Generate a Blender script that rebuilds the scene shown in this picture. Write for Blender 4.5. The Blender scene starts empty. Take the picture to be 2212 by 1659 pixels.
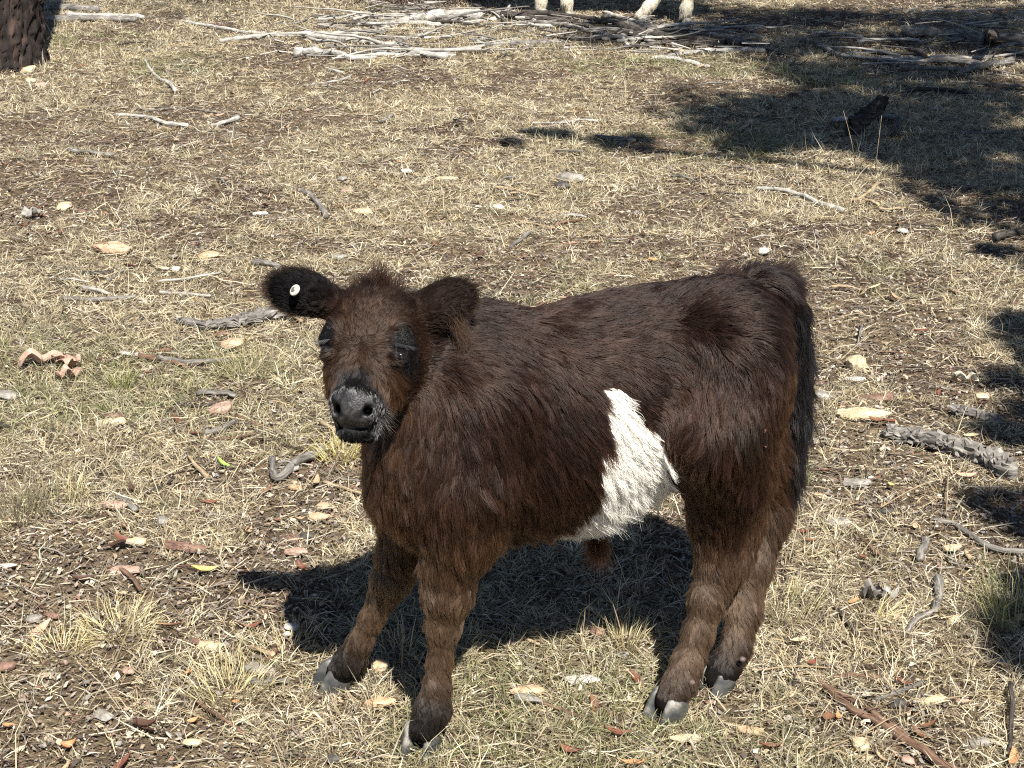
import bpy, bmesh, math, random, time
import numpy as np
from mathutils import Vector, Matrix, kdtree
from mathutils import noise as mnoise

random.seed(7)
rng = np.random.default_rng(11)
SC = bpy.context.scene
COL = SC.collection

# ------------------------------------------------------------------ camera, sky, sun, exposure
TILT, FPX, CAMH = math.radians(21.6), 3324.0, 1.45
cam_data = bpy.data.cameras.new('camera')
cam = bpy.data.objects.new('camera', cam_data)
COL.objects.link(cam)
cam.location = (0, 0, CAMH)
cam.rotation_euler = (math.pi / 2 - TILT, 0, 0)
cam_data.sensor_width = 36.0
cam_data.lens = FPX / 2212.0 * 36.0
cam_data.clip_start = 0.05
cam_data.clip_end = 2000.0
SC.camera = cam

TO_SUN = Vector((0.224, -0.68, 1.0)).normalized()
SUN_EL = math.asin(TO_SUN.z)
SUN_AZ = math.atan2(TO_SUN.x, TO_SUN.y)
world = bpy.data.worlds.new('World')
SC.world = world
world.use_nodes = True
wn = world.node_tree.nodes
bg = wn['Background']
sky = wn.new('ShaderNodeTexSky')
sky.sky_type = 'NISHITA'
sky.sun_disc = False
sky.sun_elevation = SUN_EL
sky.sun_rotation = SUN_AZ
sky.altitude = 700
sky.air_density = 0.75
sky.dust_density = 0.3
world.node_tree.links.new(sky.outputs[0], bg.inputs[0])
bg.inputs[1].default_value = 0.05
sun_data = bpy.data.lights.new('sun', 'SUN')
sun_data.energy = 5.0
sun_data.angle = math.radians(0.5)
sun_data.color = (1.0, 0.95, 0.87)
sun = bpy.data.objects.new('sun', sun_data)
COL.objects.link(sun)
sun.rotation_euler = TO_SUN.to_track_quat('Z', 'Y').to_euler()

SC.view_settings.view_transform = 'Standard'
SC.view_settings.look = 'None'
SC.view_settings.gamma = 1.0
SC.view_settings.use_curve_mapping = False
SC.view_settings.exposure = 0.95
SC.render.engine = 'CYCLES'
cy = SC.cycles
cy.use_denoising = False
cy.max_bounces = 14
cy.diffuse_bounces = 3
cy.glossy_bounces = 10
cy.transmission_bounces = 12
cy.transparent_max_bounces = 4
cy.caustics_reflective = False
cy.caustics_refractive = False
cy.filter_width = 1.15
cy.sample_clamp_indirect = 4.0
SC.cycles_curves.shape = 'RIBBONS'

# ------------------------------------------------------------------ small helpers
_c, _s = math.cos(TILT), math.sin(TILT)

def ray(u, v):
    a = (u - 1106.0) / FPX
    b = (829.5 - v) / FPX
    return np.array([a, _c + b * _s, -_s + b * _c])

def at_depth(u, v, y):
    """the world point at ground distance y seen in that direction"""
    d = ray(u, v)
    return np.array([0, 0, CAMH]) + d * (y / d[1])

def on_plane(u, v, z=0.0):
    d = ray(u, v)
    return np.array([0, 0, CAMH]) + d * ((z - CAMH) / d[2])

def metres_per_px(p):
    return (p[1] * _c + (CAMH - p[2]) * _s) / FPX

def _hash(ix, iy, seed):
    h = (ix.astype(np.int64) * 374761393 + iy.astype(np.int64) * 668265263 + seed * 974634777) & 0x7fffffff
    h = ((h ^ (h >> 13)) * 1274126177) & 0x7fffffff
    return ((h ^ (h >> 16)) & 0xffff) / 65535.0

def vnoise(x, y, seed=0):
    x = np.asarray(x, float); y = np.asarray(y, float)
    ix = np.floor(x); iy = np.floor(y)
    fx = x - ix; fy = y - iy
    fx = fx * fx * (3 - 2 * fx); fy = fy * fy * (3 - 2 * fy)
    a = _hash(ix, iy, seed); b = _hash(ix + 1, iy, seed)
    c = _hash(ix, iy + 1, seed); d = _hash(ix + 1, iy + 1, seed)
    return (a * (1 - fx) + b * fx) * (1 - fy) + (c * (1 - fx) + d * fx) * fy

def fbm(x, y, seed=0, oct=3):
    t = 0; a = 0.5; s = 0
    for i in range(oct):
        t = t + a * vnoise(x * 2 ** i, y * 2 ** i, seed + i * 17); s += a; a *= 0.5
    return t / s

def ground_h(x, y):
    """height of the paddock floor"""
    x = np.asarray(x, float); y = np.asarray(y, float)
    return ((vnoise(x * 1.6, y * 1.6, 3) - .5) * .014 + (vnoise(x * 6, y * 6, 5) - .5) * .010
            + (vnoise(x * 22, y * 22, 9) - .5) * .008
            + .05 * (vnoise(x * .35, y * .35, 8) - .5) * np.clip((y - 4) / 5, 0, 1))

def tag(o, label=None, cat=None, group=None, kind=None):
    if label: o['label'] = label
    if cat: o['category'] = cat
    if group: o['group'] = group
    if kind: o['kind'] = kind
    return o

def link(o, parent=None):
    COL.objects.link(o)
    if parent: o.parent = parent
    return o

def set_col(me, cols, name='col'):
    at = me.attributes.new(name, 'FLOAT_COLOR', 'POINT')
    c = np.ones((len(me.vertices), 4), np.float32); c[:, :3] = cols
    at.data.foreach_set('color', c.ravel())

def mesh_np(name, V, F, mat=None, parent=None, smooth=False, cols=None, uv=None):
    """V (n,3); F list of index arrays grouped by size, or a python list of faces"""
    me = bpy.data.meshes.new(name)
    if isinstance(F, np.ndarray):
        F = [F]
    if F and isinstance(F[0], np.ndarray) and F[0].ndim == 2:
        starts = []; tot = []; flat = []; pos = 0
        for f in F:
            if len(f) == 0: continue
            k = f.shape[1]
            starts.append(pos + np.arange(len(f)) * k); tot.append(np.full(len(f), k)); flat.append(f.ravel()); pos += f.size
        starts = np.concatenate(starts); tot = np.concatenate(tot); flat = np.concatenate(flat)
        me.vertices.add(len(V)); me.vertices.foreach_set('co', np.asarray(V, np.float32).ravel())
        me.loops.add(len(flat)); me.loops.foreach_set('vertex_index', flat.astype(np.int32))
        me.polygons.add(len(starts))
        me.polygons.foreach_set('loop_start', starts.astype(np.int32))
        me.polygons.foreach_set('loop_total', tot.astype(np.int32))
    else:
        me.from_pydata([tuple(map(float, v)) for v in V], [], [tuple(int(i) for i in f) for f in F])
    me.update(calc_edges=True)
    me.validate()
    if smooth:
        me.polygons.foreach_set('use_smooth', np.ones(len(me.polygons), bool))
    if cols is not None: set_col(me, cols)
    if mat: me.materials.append(mat)
    o = bpy.data.objects.new(name, me)
    return link(o, parent)

# ------------------------------------------------------------------ materials
def new_mat(name):
    m = bpy.data.materials.new(name); m.use_nodes = True
    nt = m.node_tree
    return m, nt, nt.nodes, nt.links, nt.nodes['Principled BSDF']

def N(nt, kind, **kw):
    n = nt.nodes.new('ShaderNode' + kind)
    for k, v in kw.items():
        if k.startswith('i_'):
            key = k[2:]
            key = int(key) if key.isdigit() else key.replace('_', ' ')
            n.inputs[key].default_value = v
        else:
            setattr(n, k, v)
    return n

def ramp(nt, stops, interp='LINEAR'):
    r = nt.nodes.new('ShaderNodeValToRGB'); cr = r.color_ramp; cr.interpolation = interp
    while len(cr.elements) < len(stops): cr.elements.new(0.5)
    for e, (p, c) in zip(cr.elements, stops):
        e.position = p; e.color = (*c, 1) if len(c) == 3 else c
    return r

def mat_attr(name, rough=.75, transl=0.0, spec=.25, noise=0.0, scale=300, bump=0.0):
    """diffuse-ish surface that takes its colour from the 'col' attribute"""
    m, nt, nn, ll, P = new_mat(name)
    a = N(nt, 'Attribute', attribute_name='col')
    src = a.outputs['Color']
    if noise:
        t = N(nt, 'TexCoord'); nz = N(nt, 'TexNoise', i_Scale=scale, i_Detail=3.0)
        ll.new(t.outputs['Object'], nz.inputs['Vector'])
        mr = N(nt, 'MapRange', i_3=1 - noise, i_4=1 + noise); ll.new(nz.outputs[0], mr.inputs[0])
        vm = N(nt, 'VectorMath', operation='SCALE'); ll.new(src, vm.inputs[0]); ll.new(mr.outputs[0], vm.inputs['Scale'])
        src = vm.outputs[0]
        if bump:
            b = N(nt, 'Bump', i_Strength=bump, i_Distance=.0015); ll.new(nz.outputs[0], b.inputs['Height']); ll.new(b.outputs[0], P.inputs['Normal'])
    ll.new(src, P.inputs['Base Color'])
    P.inputs['Roughness'].default_value = rough
    P.inputs['Specular IOR Level'].default_value = spec
    if transl:
        tr = N(nt, 'BsdfTranslucent'); ll.new(src, tr.inputs[0])
        mx = N(nt, 'MixShader', i_0=transl)
        ll.new(P.outputs[0], mx.inputs[1]); ll.new(tr.outputs[0], mx.inputs[2])
        ll.new(mx.outputs[0], nn['Material Output'].inputs[0])
    return m

def mat_rock(name, c1, c2, c3, scale=30, bump=.4, rough=.85):
    m, nt, nn, ll, P = new_mat(name)
    t = N(nt, 'TexCoord')
    n1 = N(nt, 'TexNoise', i_Scale=scale, i_Detail=6.0, i_Roughness=.65)
    n2 = N(nt, 'TexNoise', i_Scale=scale * 4.5, i_Detail=4.0)
    ll.new(t.outputs['Object'], n1.inputs['Vector']); ll.new(t.outputs['Object'], n2.inputs['Vector'])
    r = ramp(nt, [(.33, c1), (.5, c2), (.68, c3)]); ll.new(n1.outputs[0], r.inputs[0])
    mr = N(nt, 'MapRange', i_3=.65, i_4=1.3); ll.new(n2.outputs[0], mr.inputs[0])
    vm = N(nt, 'VectorMath', operation='SCALE'); ll.new(r.outputs[0], vm.inputs[0]); ll.new(mr.outputs[0], vm.inputs['Scale'])
    ll.new(vm.outputs[0], P.inputs['Base Color'])
    P.inputs['Roughness'].default_value = rough
    P.inputs['Specular IOR Level'].default_value = .25
    ad = N(nt, 'Math', operation='ADD'); ll.new(n1.outputs[0], ad.inputs[0]); ll.new(n2.outputs[0], ad.inputs[1])
    b = N(nt, 'Bump', i_Strength=bump, i_Distance=.004); ll.new(ad.outputs[0], b.inputs['Height'])
    ll.new(b.outputs[0], P.inputs['Normal'])
    return m

def mat_wood(name, c1, c2, c3, stretch=12, along=26, bump=.5):
    """weathered wood, the streaks run along the stick (uv.y is metres along, uv.x around)"""
    m, nt, nn, ll, P = new_mat(name)
    t = N(nt, 'UVMap')
    mp = N(nt, 'Mapping'); mp.inputs['Scale'].default_value = (stretch, along, 1)
    ll.new(t.outputs[0], mp.inputs[0])
    n1 = N(nt, 'TexNoise', i_Scale=1.0, i_Detail=6.0, i_Roughness=.6, i_Distortion=.6); ll.new(mp.outputs[0], n1.inputs['Vector'])
    tc = N(nt, 'TexCoord')
    n2 = N(nt, 'TexNoise', i_Scale=14.0, i_Detail=3.0); ll.new(tc.outputs['Object'], n2.inputs['Vector'])
    r = ramp(nt, [(.3, c1), (.5, c2), (.68, c3)]); ll.new(n1.outputs[0], r.inputs[0])
    mr = N(nt, 'MapRange', i_1=.3, i_2=.7, i_3=.55, i_4=1.2); ll.new(n2.outputs[0], mr.inputs[0])
    vm = N(nt, 'VectorMath', operation='SCALE'); ll.new(r.outputs[0], vm.inputs[0]); ll.new(mr.outputs[0], vm.inputs['Scale'])
    ll.new(vm.outputs[0], P.inputs['Base Color'])
    P.inputs['Roughness'].default_value = .8
    P.inputs['Specular IOR Level'].default_value = .2
    b = N(nt, 'Bump', i_Strength=bump, i_Distance=.004); ll.new(n1.outputs[0], b.inputs['Height'])
    ll.new(b.outputs[0], P.inputs['Normal'])
    return m

M = {}
M['blade'] = mat_attr('dry_grass_blade', .6, .25, .3)
M['litter'] = mat_attr('leaf_litter', .7, .06, .3, .25, 220)
M['leaf'] = mat_attr('dead_leaf', .5, .08, .4, .3, 160)
M['wood_pale'] = mat_wood('bleached_wood', (.16, .15, .135), (.42, .40, .36), (.62, .59, .53))
M['wood_grey'] = mat_wood('grey_wood', (.06, .055, .05), (.20, .185, .165), (.36, .34, .31))
M['wood_dark'] = mat_wood('dark_wood', (.02, .017, .015), (.06, .052, .045), (.14, .125, .11))
M['wood_brown'] = mat_wood('brown_wood', (.07, .04, .028), (.18, .11, .075), (.34, .23, .16))
M['wood_tan'] = mat_wood('tan_wood', (.20, .14, .08), (.42, .32, .2), (.58, .47, .32))
M['rock_tan'] = mat_rock('tan_stone', (.34, .20, .12), (.50, .36, .22), (.62, .50, .34))
M['rock_cream'] = mat_rock('cream_stone', (.36, .29, .17), (.50, .42, .28), (.60, .53, .40))
M['rock_pink'] = mat_rock('pink_stone', (.25, .16, .12), (.38, .26, .20), (.48, .37, .30))
M['rock_grey'] = mat_rock('grey_stone', (.14, .13, .11), (.27, .25, .22), (.42, .40, .36))
M['rock_white'] = mat_rock('white_stone', (.34, .32, .28), (.48, .46, .42), (.60, .58, .54))
M['rock_orange'] = mat_rock('orange_stone', (.34, .21, .13), (.48, .35, .23), (.58, .49, .36), 22)
M['rock_brown'] = mat_rock('brown_stone', (.10, .055, .04), (.20, .12, .09), (.30, .20, .15))
M['rock_dark'] = mat_rock('dark_stone', (.03, .028, .026), (.07, .065, .06), (.14, .13, .12))

# ------------------------------------------------------------------ animals: one continuous skin from a distance field
def smin(a, b, k):
    h = np.clip(.5 + .5 * (b - a) / k, 0, 1)
    return b * (1 - h) + a * h - k * h * (1 - h)

def d_cone(P, a, b, ra, rb):
    ba = b - a; L2 = ba @ ba
    t = np.clip(((P - a) @ ba) / L2, 0, 1)
    d = P - a - t[..., None] * ba
    return np.sqrt((d * d).sum(-1)) - (ra + (rb - ra) * t)

def d_ell(P, c, R, rad):
    q = (P - c) @ np.asarray(R).T
    k0 = np.sqrt(((q / rad) ** 2).sum(-1)); k1 = np.sqrt(((q / (np.asarray(rad) ** 2)) ** 2).sum(-1))
    return k0 * (k0 - 1) / np.maximum(k1, 1e-6)

def d_loft(P, o, ax, lat, up, st, pw=2.0):
    """sections across an axis: st rows are s, centre height, half height, half width"""
    st = np.asarray(st, float)
    q = P - o
    s = q @ ax; t = q @ lat; z = q @ up
    zc = np.interp(s, st[:, 0], st[:, 1]); a = np.interp(s, st[:, 0], st[:, 2]); b = np.interp(s, st[:, 0], st[:, 3])
    r = ((np.abs(t) / b) ** pw + (np.abs(z - zc) / a) ** pw) ** (1 / pw)
    d = (r - 1) * np.minimum(a, b)
    end = np.maximum(st[0, 0] - s, s - st[-1, 0])
    dd = np.where(end > 0, np.sqrt(np.maximum(d, 0) ** 2 + end ** 2), d)
    return dd

class Prim:
    def __init__(s, f, lo, hi, k, comb, length, col, lift=.35, sub=False):
        s.f, s.lo, s.hi, s.k, s.comb, s.length, s.col, s.lift, s.sub = f, np.array(lo), np.array(hi), k, np.array(comb, float), length, np.array(col), lift, sub

def cone(a, b, ra, rb, k=.03, **kw):
    a = np.asarray(a, float); b = np.asarray(b, float); r = max(ra, rb)
    return Prim(lambda P: d_cone(P, a, b, ra, rb), np.minimum(a, b) - r, np.maximum(a, b) + r, k, **kw)

def chain(pts, k=.02, **kw):
    return [cone(pts[i][0], pts[i + 1][0], pts[i][1], pts[i + 1][1], k, **kw) for i in range(len(pts) - 1)]

def ell(c, R, rad, k=.02, **kw):
    c = np.asarray(c, float); R = np.asarray(R, float); m = max(rad)
    return Prim(lambda P: d_ell(P, c, R, np.asarray(rad)), c - m, c + m, k, **kw)

def mesh_field(prims, lo, hi, vox):
    import openvdb
    lo = np.array(lo); hi = np.array(hi)
    n = np.ceil((hi - lo) / vox).astype(int) + 1
    D = np.full(n, .12, np.float32)
    ax = [lo[i] + np.arange(n[i]) * vox for i in range(3)]
    for p in prims:
        m = .12 if not p.sub else .03
        i0 = np.maximum(np.floor((p.lo - m - lo) / vox).astype(int), 0)
        i1 = np.minimum(np.ceil((p.hi + m - lo) / vox).astype(int) + 1, n)
        if (i1 <= i0).any(): continue
        X, Y, Z = np.meshgrid(ax[0][i0[0]:i1[0]], ax[1][i0[1]:i1[1]], ax[2][i0[2]:i1[2]], indexing='ij')
        d = p.f(np.stack([X, Y, Z], -1))
        sl = tuple(slice(i0[i], i1[i]) for i in range(3))
        if p.sub:
            D[sl] = -smin(-D[sl], d, p.k)
        else:
            D[sl] = smin(D[sl], d, p.k)
    g = openvdb.FloatGrid(background=.12)
    g.copyFromArray(np.clip(D, -.12, .12).astype(np.float64))
    r = g.convertToPolygons(isovalue=0.0)
    pts = np.asarray(r[0], float) * vox + lo
    quads = np.asarray(r[-1], np.int64)
    quads = quads[:, ::-1]
    # keep the largest shell only
    return pts, quads

def skin_object(name, pts, quads, mat, parent, cols=None):
    o = mesh_np(name, pts, quads, mat, parent, smooth=True, cols=cols)
    me = o.data
    bm = bmesh.new(); bm.from_mesh(me)
    bmesh.ops.recalc_face_normals(bm, faces=bm.faces)
    bm.to_mesh(me); bm.free()
    me.update()
    return o

def sample_surface(me, n, dens):
    """random points with smooth normals; dens(points) -> relative density 0..1"""
    me.calc_loop_triangles()
    nt = len(me.loop_triangles)
    tri = np.empty(nt * 3, np.int32); me.loop_triangles.foreach_get('vertices', tri); tri = tri.reshape(-1, 3)
    co = np.empty(len(me.vertices) * 3, np.float32); me.vertices.foreach_get('co', co); co = co.reshape(-1, 3).astype(float)
    no = np.empty(len(me.vertices) * 3, np.float32); me.vertices.foreach_get('normal', no); no = no.reshape(-1, 3).astype(float)
    A = co[tri]
    area = np.linalg.norm(np.cross(A[:, 1] - A[:, 0], A[:, 2] - A[:, 0]), axis=1) / 2
    w = area * dens(A.mean(1))
    idx = rng.choice(nt, n, p=w / w.sum())
    r1 = np.sqrt(rng.random(n)); r2 = rng.random(n)
    b = np.stack([1 - r1, r1 * (1 - r2), r1 * r2], 1)
    p = (A[idx] * b[..., None]).sum(1)
    nn = (no[tri[idx]] * b[..., None]).sum(1)
    nn /= np.linalg.norm(nn, axis=1, keepdims=True) + 1e-9
    return p, nn

def norm(v):
    return v / (np.linalg.norm(v, axis=-1, keepdims=True) + 1e-9)

def noise3(P, scale, seed):
    x, y, z = P[:, 0] * scale, P[:, 1] * scale, P[:, 2] * scale
    return np.stack([vnoise(x + z * .7 + 11 * i, y - z * .6 + 7 * i, seed + i) + vnoise(z + 3 * i, x - y, seed + 9 + i) - 1 for i in range(3)], 1)

def hair_object(name, roots, nrm, tang, length, lift, cols, rad, mat, parent, nseg=5, clump=0.6, clump_n=6000, wave=.12, gravity=.25, stray=.08, tint=False, ior=1.42):
    """fur strands: leave the skin along the normal, bend over into the comb direction, gathered into locks"""
    n = len(roots); K = nseg + 1
    tau = np.linspace(0, 1, K)
    side = np.cross(nrm, tang)
    ph = rng.random(n) * 6.28
    L = length[:, None]
    out = lift[:, None] * (tau - .45 * tau ** 2)[None]
    fwd = (.25 * tau + .75 * tau ** 1.4)[None] * np.ones((n, 1))
    wob = wave * np.sin(tau[None] * 5 + ph[:, None]) * tau[None]
    P = (roots[:, None, :] + (L * out)[..., None] * nrm[:, None, :] + (L * fwd * np.sqrt(np.maximum(1 - lift[:, None] ** 2 * .6, .1)))[..., None] * tang[:, None, :]
         + (L * wob)[..., None] * side[:, None, :])
    P[..., 2] -= gravity * L * tau[None] ** 2 * .5
    # locks
    if clump > 0:
        gi = rng.choice(n, min(clump_n, n), replace=False)
        kd = kdtree.KDTree(len(gi))
        for j, i in enumerate(gi): kd.insert(roots[i], j)
        kd.balance()
        near = np.fromiter((kd.find(r)[1] for r in roots), int, n)
        gd = rng.normal(0, 1, (len(gi), 3)) * .16
        G0 = P[gi] + gd[:, None, :] * (tau ** 1.2)[None, :, None] * length[gi][:, None, None]
        cols = cols * ((.60 + .80 * rng.random(len(gi)) ** 1.2)[near] ** np.clip(length / .03, .25, 1.0))[:, None] if tint else cols
        cols = np.clip(cols, .003, .96)
        w = clump * (tau ** 1.1) * (.35 + .65 * rng.random(n))[:, None]
        rel = G0[near] - roots[gi][near][:, None, :]
        tgt = roots[gi][near][:, None, :] + rel * (L / length[gi][near][:, None])[..., None]
        P = P * (1 - w[..., None]) + tgt * w[..., None]
    P += (rng.normal(0, 1, (n, 1, 3)) * (tau ** 1.5)[None, :, None]) * (L * stray)[..., None]
    cd = bpy.data.hair_curves.new(name)
    cd.add_curves([K] * n)
    cd.points.foreach_set('position', P.astype(np.float32).ravel())
    ra = (rad if np.ndim(rad) else np.full(n, rad))[:, None] * (1 - .85 * tau[None] ** 1.8)
    at = cd.attributes.get('radius') or cd.attributes.new('radius', 'FLOAT', 'POINT')
    at.data.foreach_set('value', ra.astype(np.float32).ravel())
    ca = cd.attributes.new('col', 'FLOAT_COLOR', 'CURVE')
    c4 = np.ones((n, 4), np.float32); c4[:, :3] = cols; c4[:, 3] = ior if np.ndim(ior) else np.full(n, ior)
    ca.data.foreach_set('color', c4.ravel())
    cd.materials.append(mat)
    o = bpy.data.objects.new(name, cd)
    return link(o, parent)

def mat_fur(name, rough=.32, diffuse=.35):
    m = bpy.data.materials.new(name); m.use_nodes = True
    nt = m.node_tree; nt.nodes.clear()
    out = N(nt, 'OutputMaterial')
    h = N(nt, 'BsdfHairPrincipled'); h.model = 'CHIANG'; h.parametrization = 'COLOR'
    a = N(nt, 'Attribute', attribute_name='col')
    nt.links.new(a.outputs['Color'], h.inputs['Color'])
    h.inputs['Roughness'].default_value = rough
    h.inputs['Radial Roughness'].default_value = .55
    h.inputs['Random Roughness'].default_value = .2
    nt.links.new(a.outputs['Alpha'], h.inputs['IOR'])
    sc = N(nt, 'VectorMath', operation='SCALE'); sc.inputs['Scale'].default_value = 1.25
    nt.links.new(a.outputs['Color'], sc.inputs[0])
    d = N(nt, 'BsdfDiffuse'); nt.links.new(sc.outputs[0], d.inputs[0])
    mx = N(nt, 'MixShader', i_0=diffuse)
    nt.links.new(h.outputs[0], mx.inputs[1]); nt.links.new(d.outputs[0], mx.inputs[2]); nt.links.new(mx.outputs[0], out.inputs[0])
    return m

M['fur'] = mat_fur('calf_fur')
M['fur_dull'] = mat_fur('calf_dull_fur', .65)
M['skin'] = mat_attr('calf_skin', .8, 0, .05, .4, 60)
M['nose'] = mat_attr('calf_nose', .45, 0, .5, .4, 420, .7)

def smoothstep(x, a, b):
    t = np.clip((x - a) / (b - a), 0, 1); return t * t * (3 - 2 * t)

def mixc(a, b, w):
    return a * (1 - w[:, None]) + b * w[:, None]

# ------------------------------------------------------------------ the calf
BAX = np.array([.94, .342, 0]); BN = np.array([.342, -.94, 0]); UPZ = np.array([0, 0, 1.0])
BO = np.array([-.20, 2.15, 0])
DOWN = np.array([0, 0, -1.0])
C_DK = np.array([.025, .0125, .0083]); C_BR = np.array([.050, .0260, .0150]); C_LB = np.array([.092, .058, .036]); C_GR = np.array([.017, .014, .013])
C_BK = np.array([.008, .0075, .0078])
T = at_depth

# head frame
def cam_vec(x, y, z):
    """x to the right, y up, z towards the viewer"""
    return np.array([x, 0, 0]) + y * np.array([0, _s, _c]) - z * np.array([0, _c, -_s])
HF = norm(cam_vec(-.125, -.82, .56))                   # poll -> muzzle
HL = cam_vec(.975, -.075, .14); HL = norm(HL - (HL @ HF) * HF)   # calf's left side
HN = norm(np.cross(HL, HF)); HN = HN if HN @ cam_vec(0, 0, 1) > 0 else -HN   # out of the forehead
HO = T(812, 622, 2.11)
def comp(a): return np.where(np.asarray(a) > .105, .105 + (np.asarray(a) - .105) * .71, a)
def uncomp(a): return np.where(a > .105, .105 + (a - .105) / .71, a)
def HP(a, l, n): return HO + float(comp(a)) * HF + l * HL + n * HN

prims = []
torso = [(-.005, .48, .07, .05), (.02, .48, .12, .085), (.07, .48, .152, .106), (.14, .488, .172, .118), (.24, .497, .182, .128), (.34, .508, .184, .134),
         (.44, .530, .170, .130), (.53, .552, .148, .118), (.60, .560, .132, .100), (.64, .565, .110, .075), (.665, .565, .075, .045)]
prims.append(Prim(lambda P: d_loft(P, BO, BAX, BN, UPZ, torso), [-.36, 1.98, .30], [.55, 2.60, .74], .02,
                  comb=BAX * .45 + DOWN * .9, length=.030, col=C_DK, lift=.28))
nk = dict(comb=norm(BAX * .7 + DOWN * .8), length=.030, col=C_DK * 1.1, lift=.4)
prims += [cone(T(990, 800, 2.22), T(885, 735, 2.16), .112, .064, .05, **nk),
          cone(T(948, 985, 2.15), T(872, 815, 2.13), .088, .056, .05, **{**nk, 'comb': DOWN + BAX * .3, 'length': .034, 'col': C_BR * .9}),
          cone(T(915, 1045, 2.15), T(952, 980, 2.15), .072, .082, .05, **{**nk, 'comb': DOWN * 1.0 + BAX * .2, 'length': .036, 'col': C_BR})]
sh = dict(comb=DOWN + BAX * .35, length=.030, col=C_DK * 1.25, lift=.38)
prims += chain([(T(1025, 860, 2.14), .085), (T(1005, 1040, 2.115), .072)], .04, **sh)
ul = dict(comb=DOWN + BAX * .25, length=.030, col=C_BR, lift=.38)
ll_ = dict(comb=DOWN, length=.013, col=C_LB, lift=.22)
gl = dict(comb=DOWN, length=.010, col=C_GR, lift=.2)
# near foreleg
prims += chain([(T(1008, 1040, 2.115), .070), (T(998, 1140, 2.11), .054), (T(972, 1215, 2.105), .042)], .03, **ul)
prims += chain([(T(972, 1215, 2.105), .042), (T(966, 1280, 2.10), .0385), (T(958, 1345, 2.095), .0265), (T(950, 1430, 2.09), .0170), (T(944, 1480, 2.085), .0200)], .015, **ll_)
prims += chain([(T(944, 1480, 2.085), .0200), (T(936, 1530, 2.08), .027), (T(917, 1572, 2.07), .024)], .012, **gl)
# far foreleg
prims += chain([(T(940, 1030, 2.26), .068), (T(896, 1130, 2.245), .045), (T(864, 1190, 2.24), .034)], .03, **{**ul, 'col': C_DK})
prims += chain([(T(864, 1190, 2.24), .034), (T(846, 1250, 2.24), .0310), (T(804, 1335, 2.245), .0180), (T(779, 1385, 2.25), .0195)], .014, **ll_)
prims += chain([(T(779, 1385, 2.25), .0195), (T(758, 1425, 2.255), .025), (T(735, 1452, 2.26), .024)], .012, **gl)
# near hind leg
hp = dict(comb=DOWN * .9 + BAX * .5, length=.026, col=C_DK * 1.2, lift=.38)
prims += chain([(T(1572, 735, 2.275), .088), (T(1578, 850, 2.275), .077), (T(1572, 985, 2.275), .064)], .05, **hp)
prims += chain([(T(1580, 800, 2.25), .074), (T(1535, 930, 2.20), .066), (T(1570, 1040, 2.25), .058)], .05, **{**hp, 'comb': DOWN})
prims += chain([(T(1572, 985, 2.275), .062), (T(1568, 1110, 2.28), .051), (T(1566, 1200, 2.265), .042)], .035, **{**hp, 'comb': DOWN, 'col': C_BR})
prims += chain([(T(1566, 1200, 2.265), .042), (T(1529, 1290, 2.24), .0265), (T(1510, 1365, 2.22), .0220), (T(1487, 1430, 2.20), .0220), (T(1470, 1475, 2.185), .0265)], .018, **{**ll_, 'length': .015})
prims += chain([(T(1470, 1475, 2.185), .0265), (T(1448, 1512, 2.172), .0265)], .012, **gl)
prims += [cone(T(1604, 1110, 2.30), T(1588, 1190, 2.29), .040, .026, .02, **{**hp, 'comb': DOWN, 'col': C_BR, 'length': .018})]
# far hind leg
prims += chain([(T(1618, 800, 2.40), .066), (T(1625, 980, 2.40), .052), (T(1652, 1115, 2.385), .040)], .04, **hp)
prims += chain([(T(1652, 1115, 2.385), .040), (T(1626, 1220, 2.34), .031), (T(1608, 1320, 2.31), .0265), (T(1588, 1400, 2.28), .0245)], .018, **{**ll_, 'length': .015})
prims += chain([(T(1588, 1400, 2.28), .0245), (T(1566, 1440, 2.265), .027), (T(1550, 1464, 2.255), .024)], .012, **gl)
# tail
TAIL0 = len(prims)
tl = dict(comb=DOWN, length=.034, col=C_BK * 1.7, lift=.5)
prims += chain([(T(1640, 625, 2.37), .035), (T(1682, 626, 2.405), .026), (T(1712, 680, 2.42), .018), (T(1726, 780, 2.42), .014)], .02, **tl)
prims += chain([(T(1726, 780, 2.42), .014), (T(1720, 900, 2.41), .012), (T(1706, 1010, 2.40), .011), (T(1692, 1060, 2.395), .008)], .012, **{**tl, 'col': C_BK * 1.3, 'length': .048})
N_BODY = len(prims)
# head
hd = dict(comb=-HF, length=.013, col=C_BR, lift=.3)
head = [(-.006, -.054, .036, .050), (.006, -.051, .054, .061), (.03, -.050, .062, .066), (.065, -.052, .067, .066), (.095, -.053, .066, .065), (.125, -.050, .059, .056), (.155, -.046, .050, .045),
        (.18, -.043, .043, .038), (.21, -.041, .039, .037), (.235, -.043, .033, .031), (.256, -.046, .020, .020)]
head = [(float(comp(r[0])),) + r[1:] for r in head]
prims.append(Prim(lambda P: d_loft(P, HO, HF, HL, HN, head, 2.4), np.array([-.40, 1.85, .52]), np.array([-.05, 2.25, .84]), .03, **hd))
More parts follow.
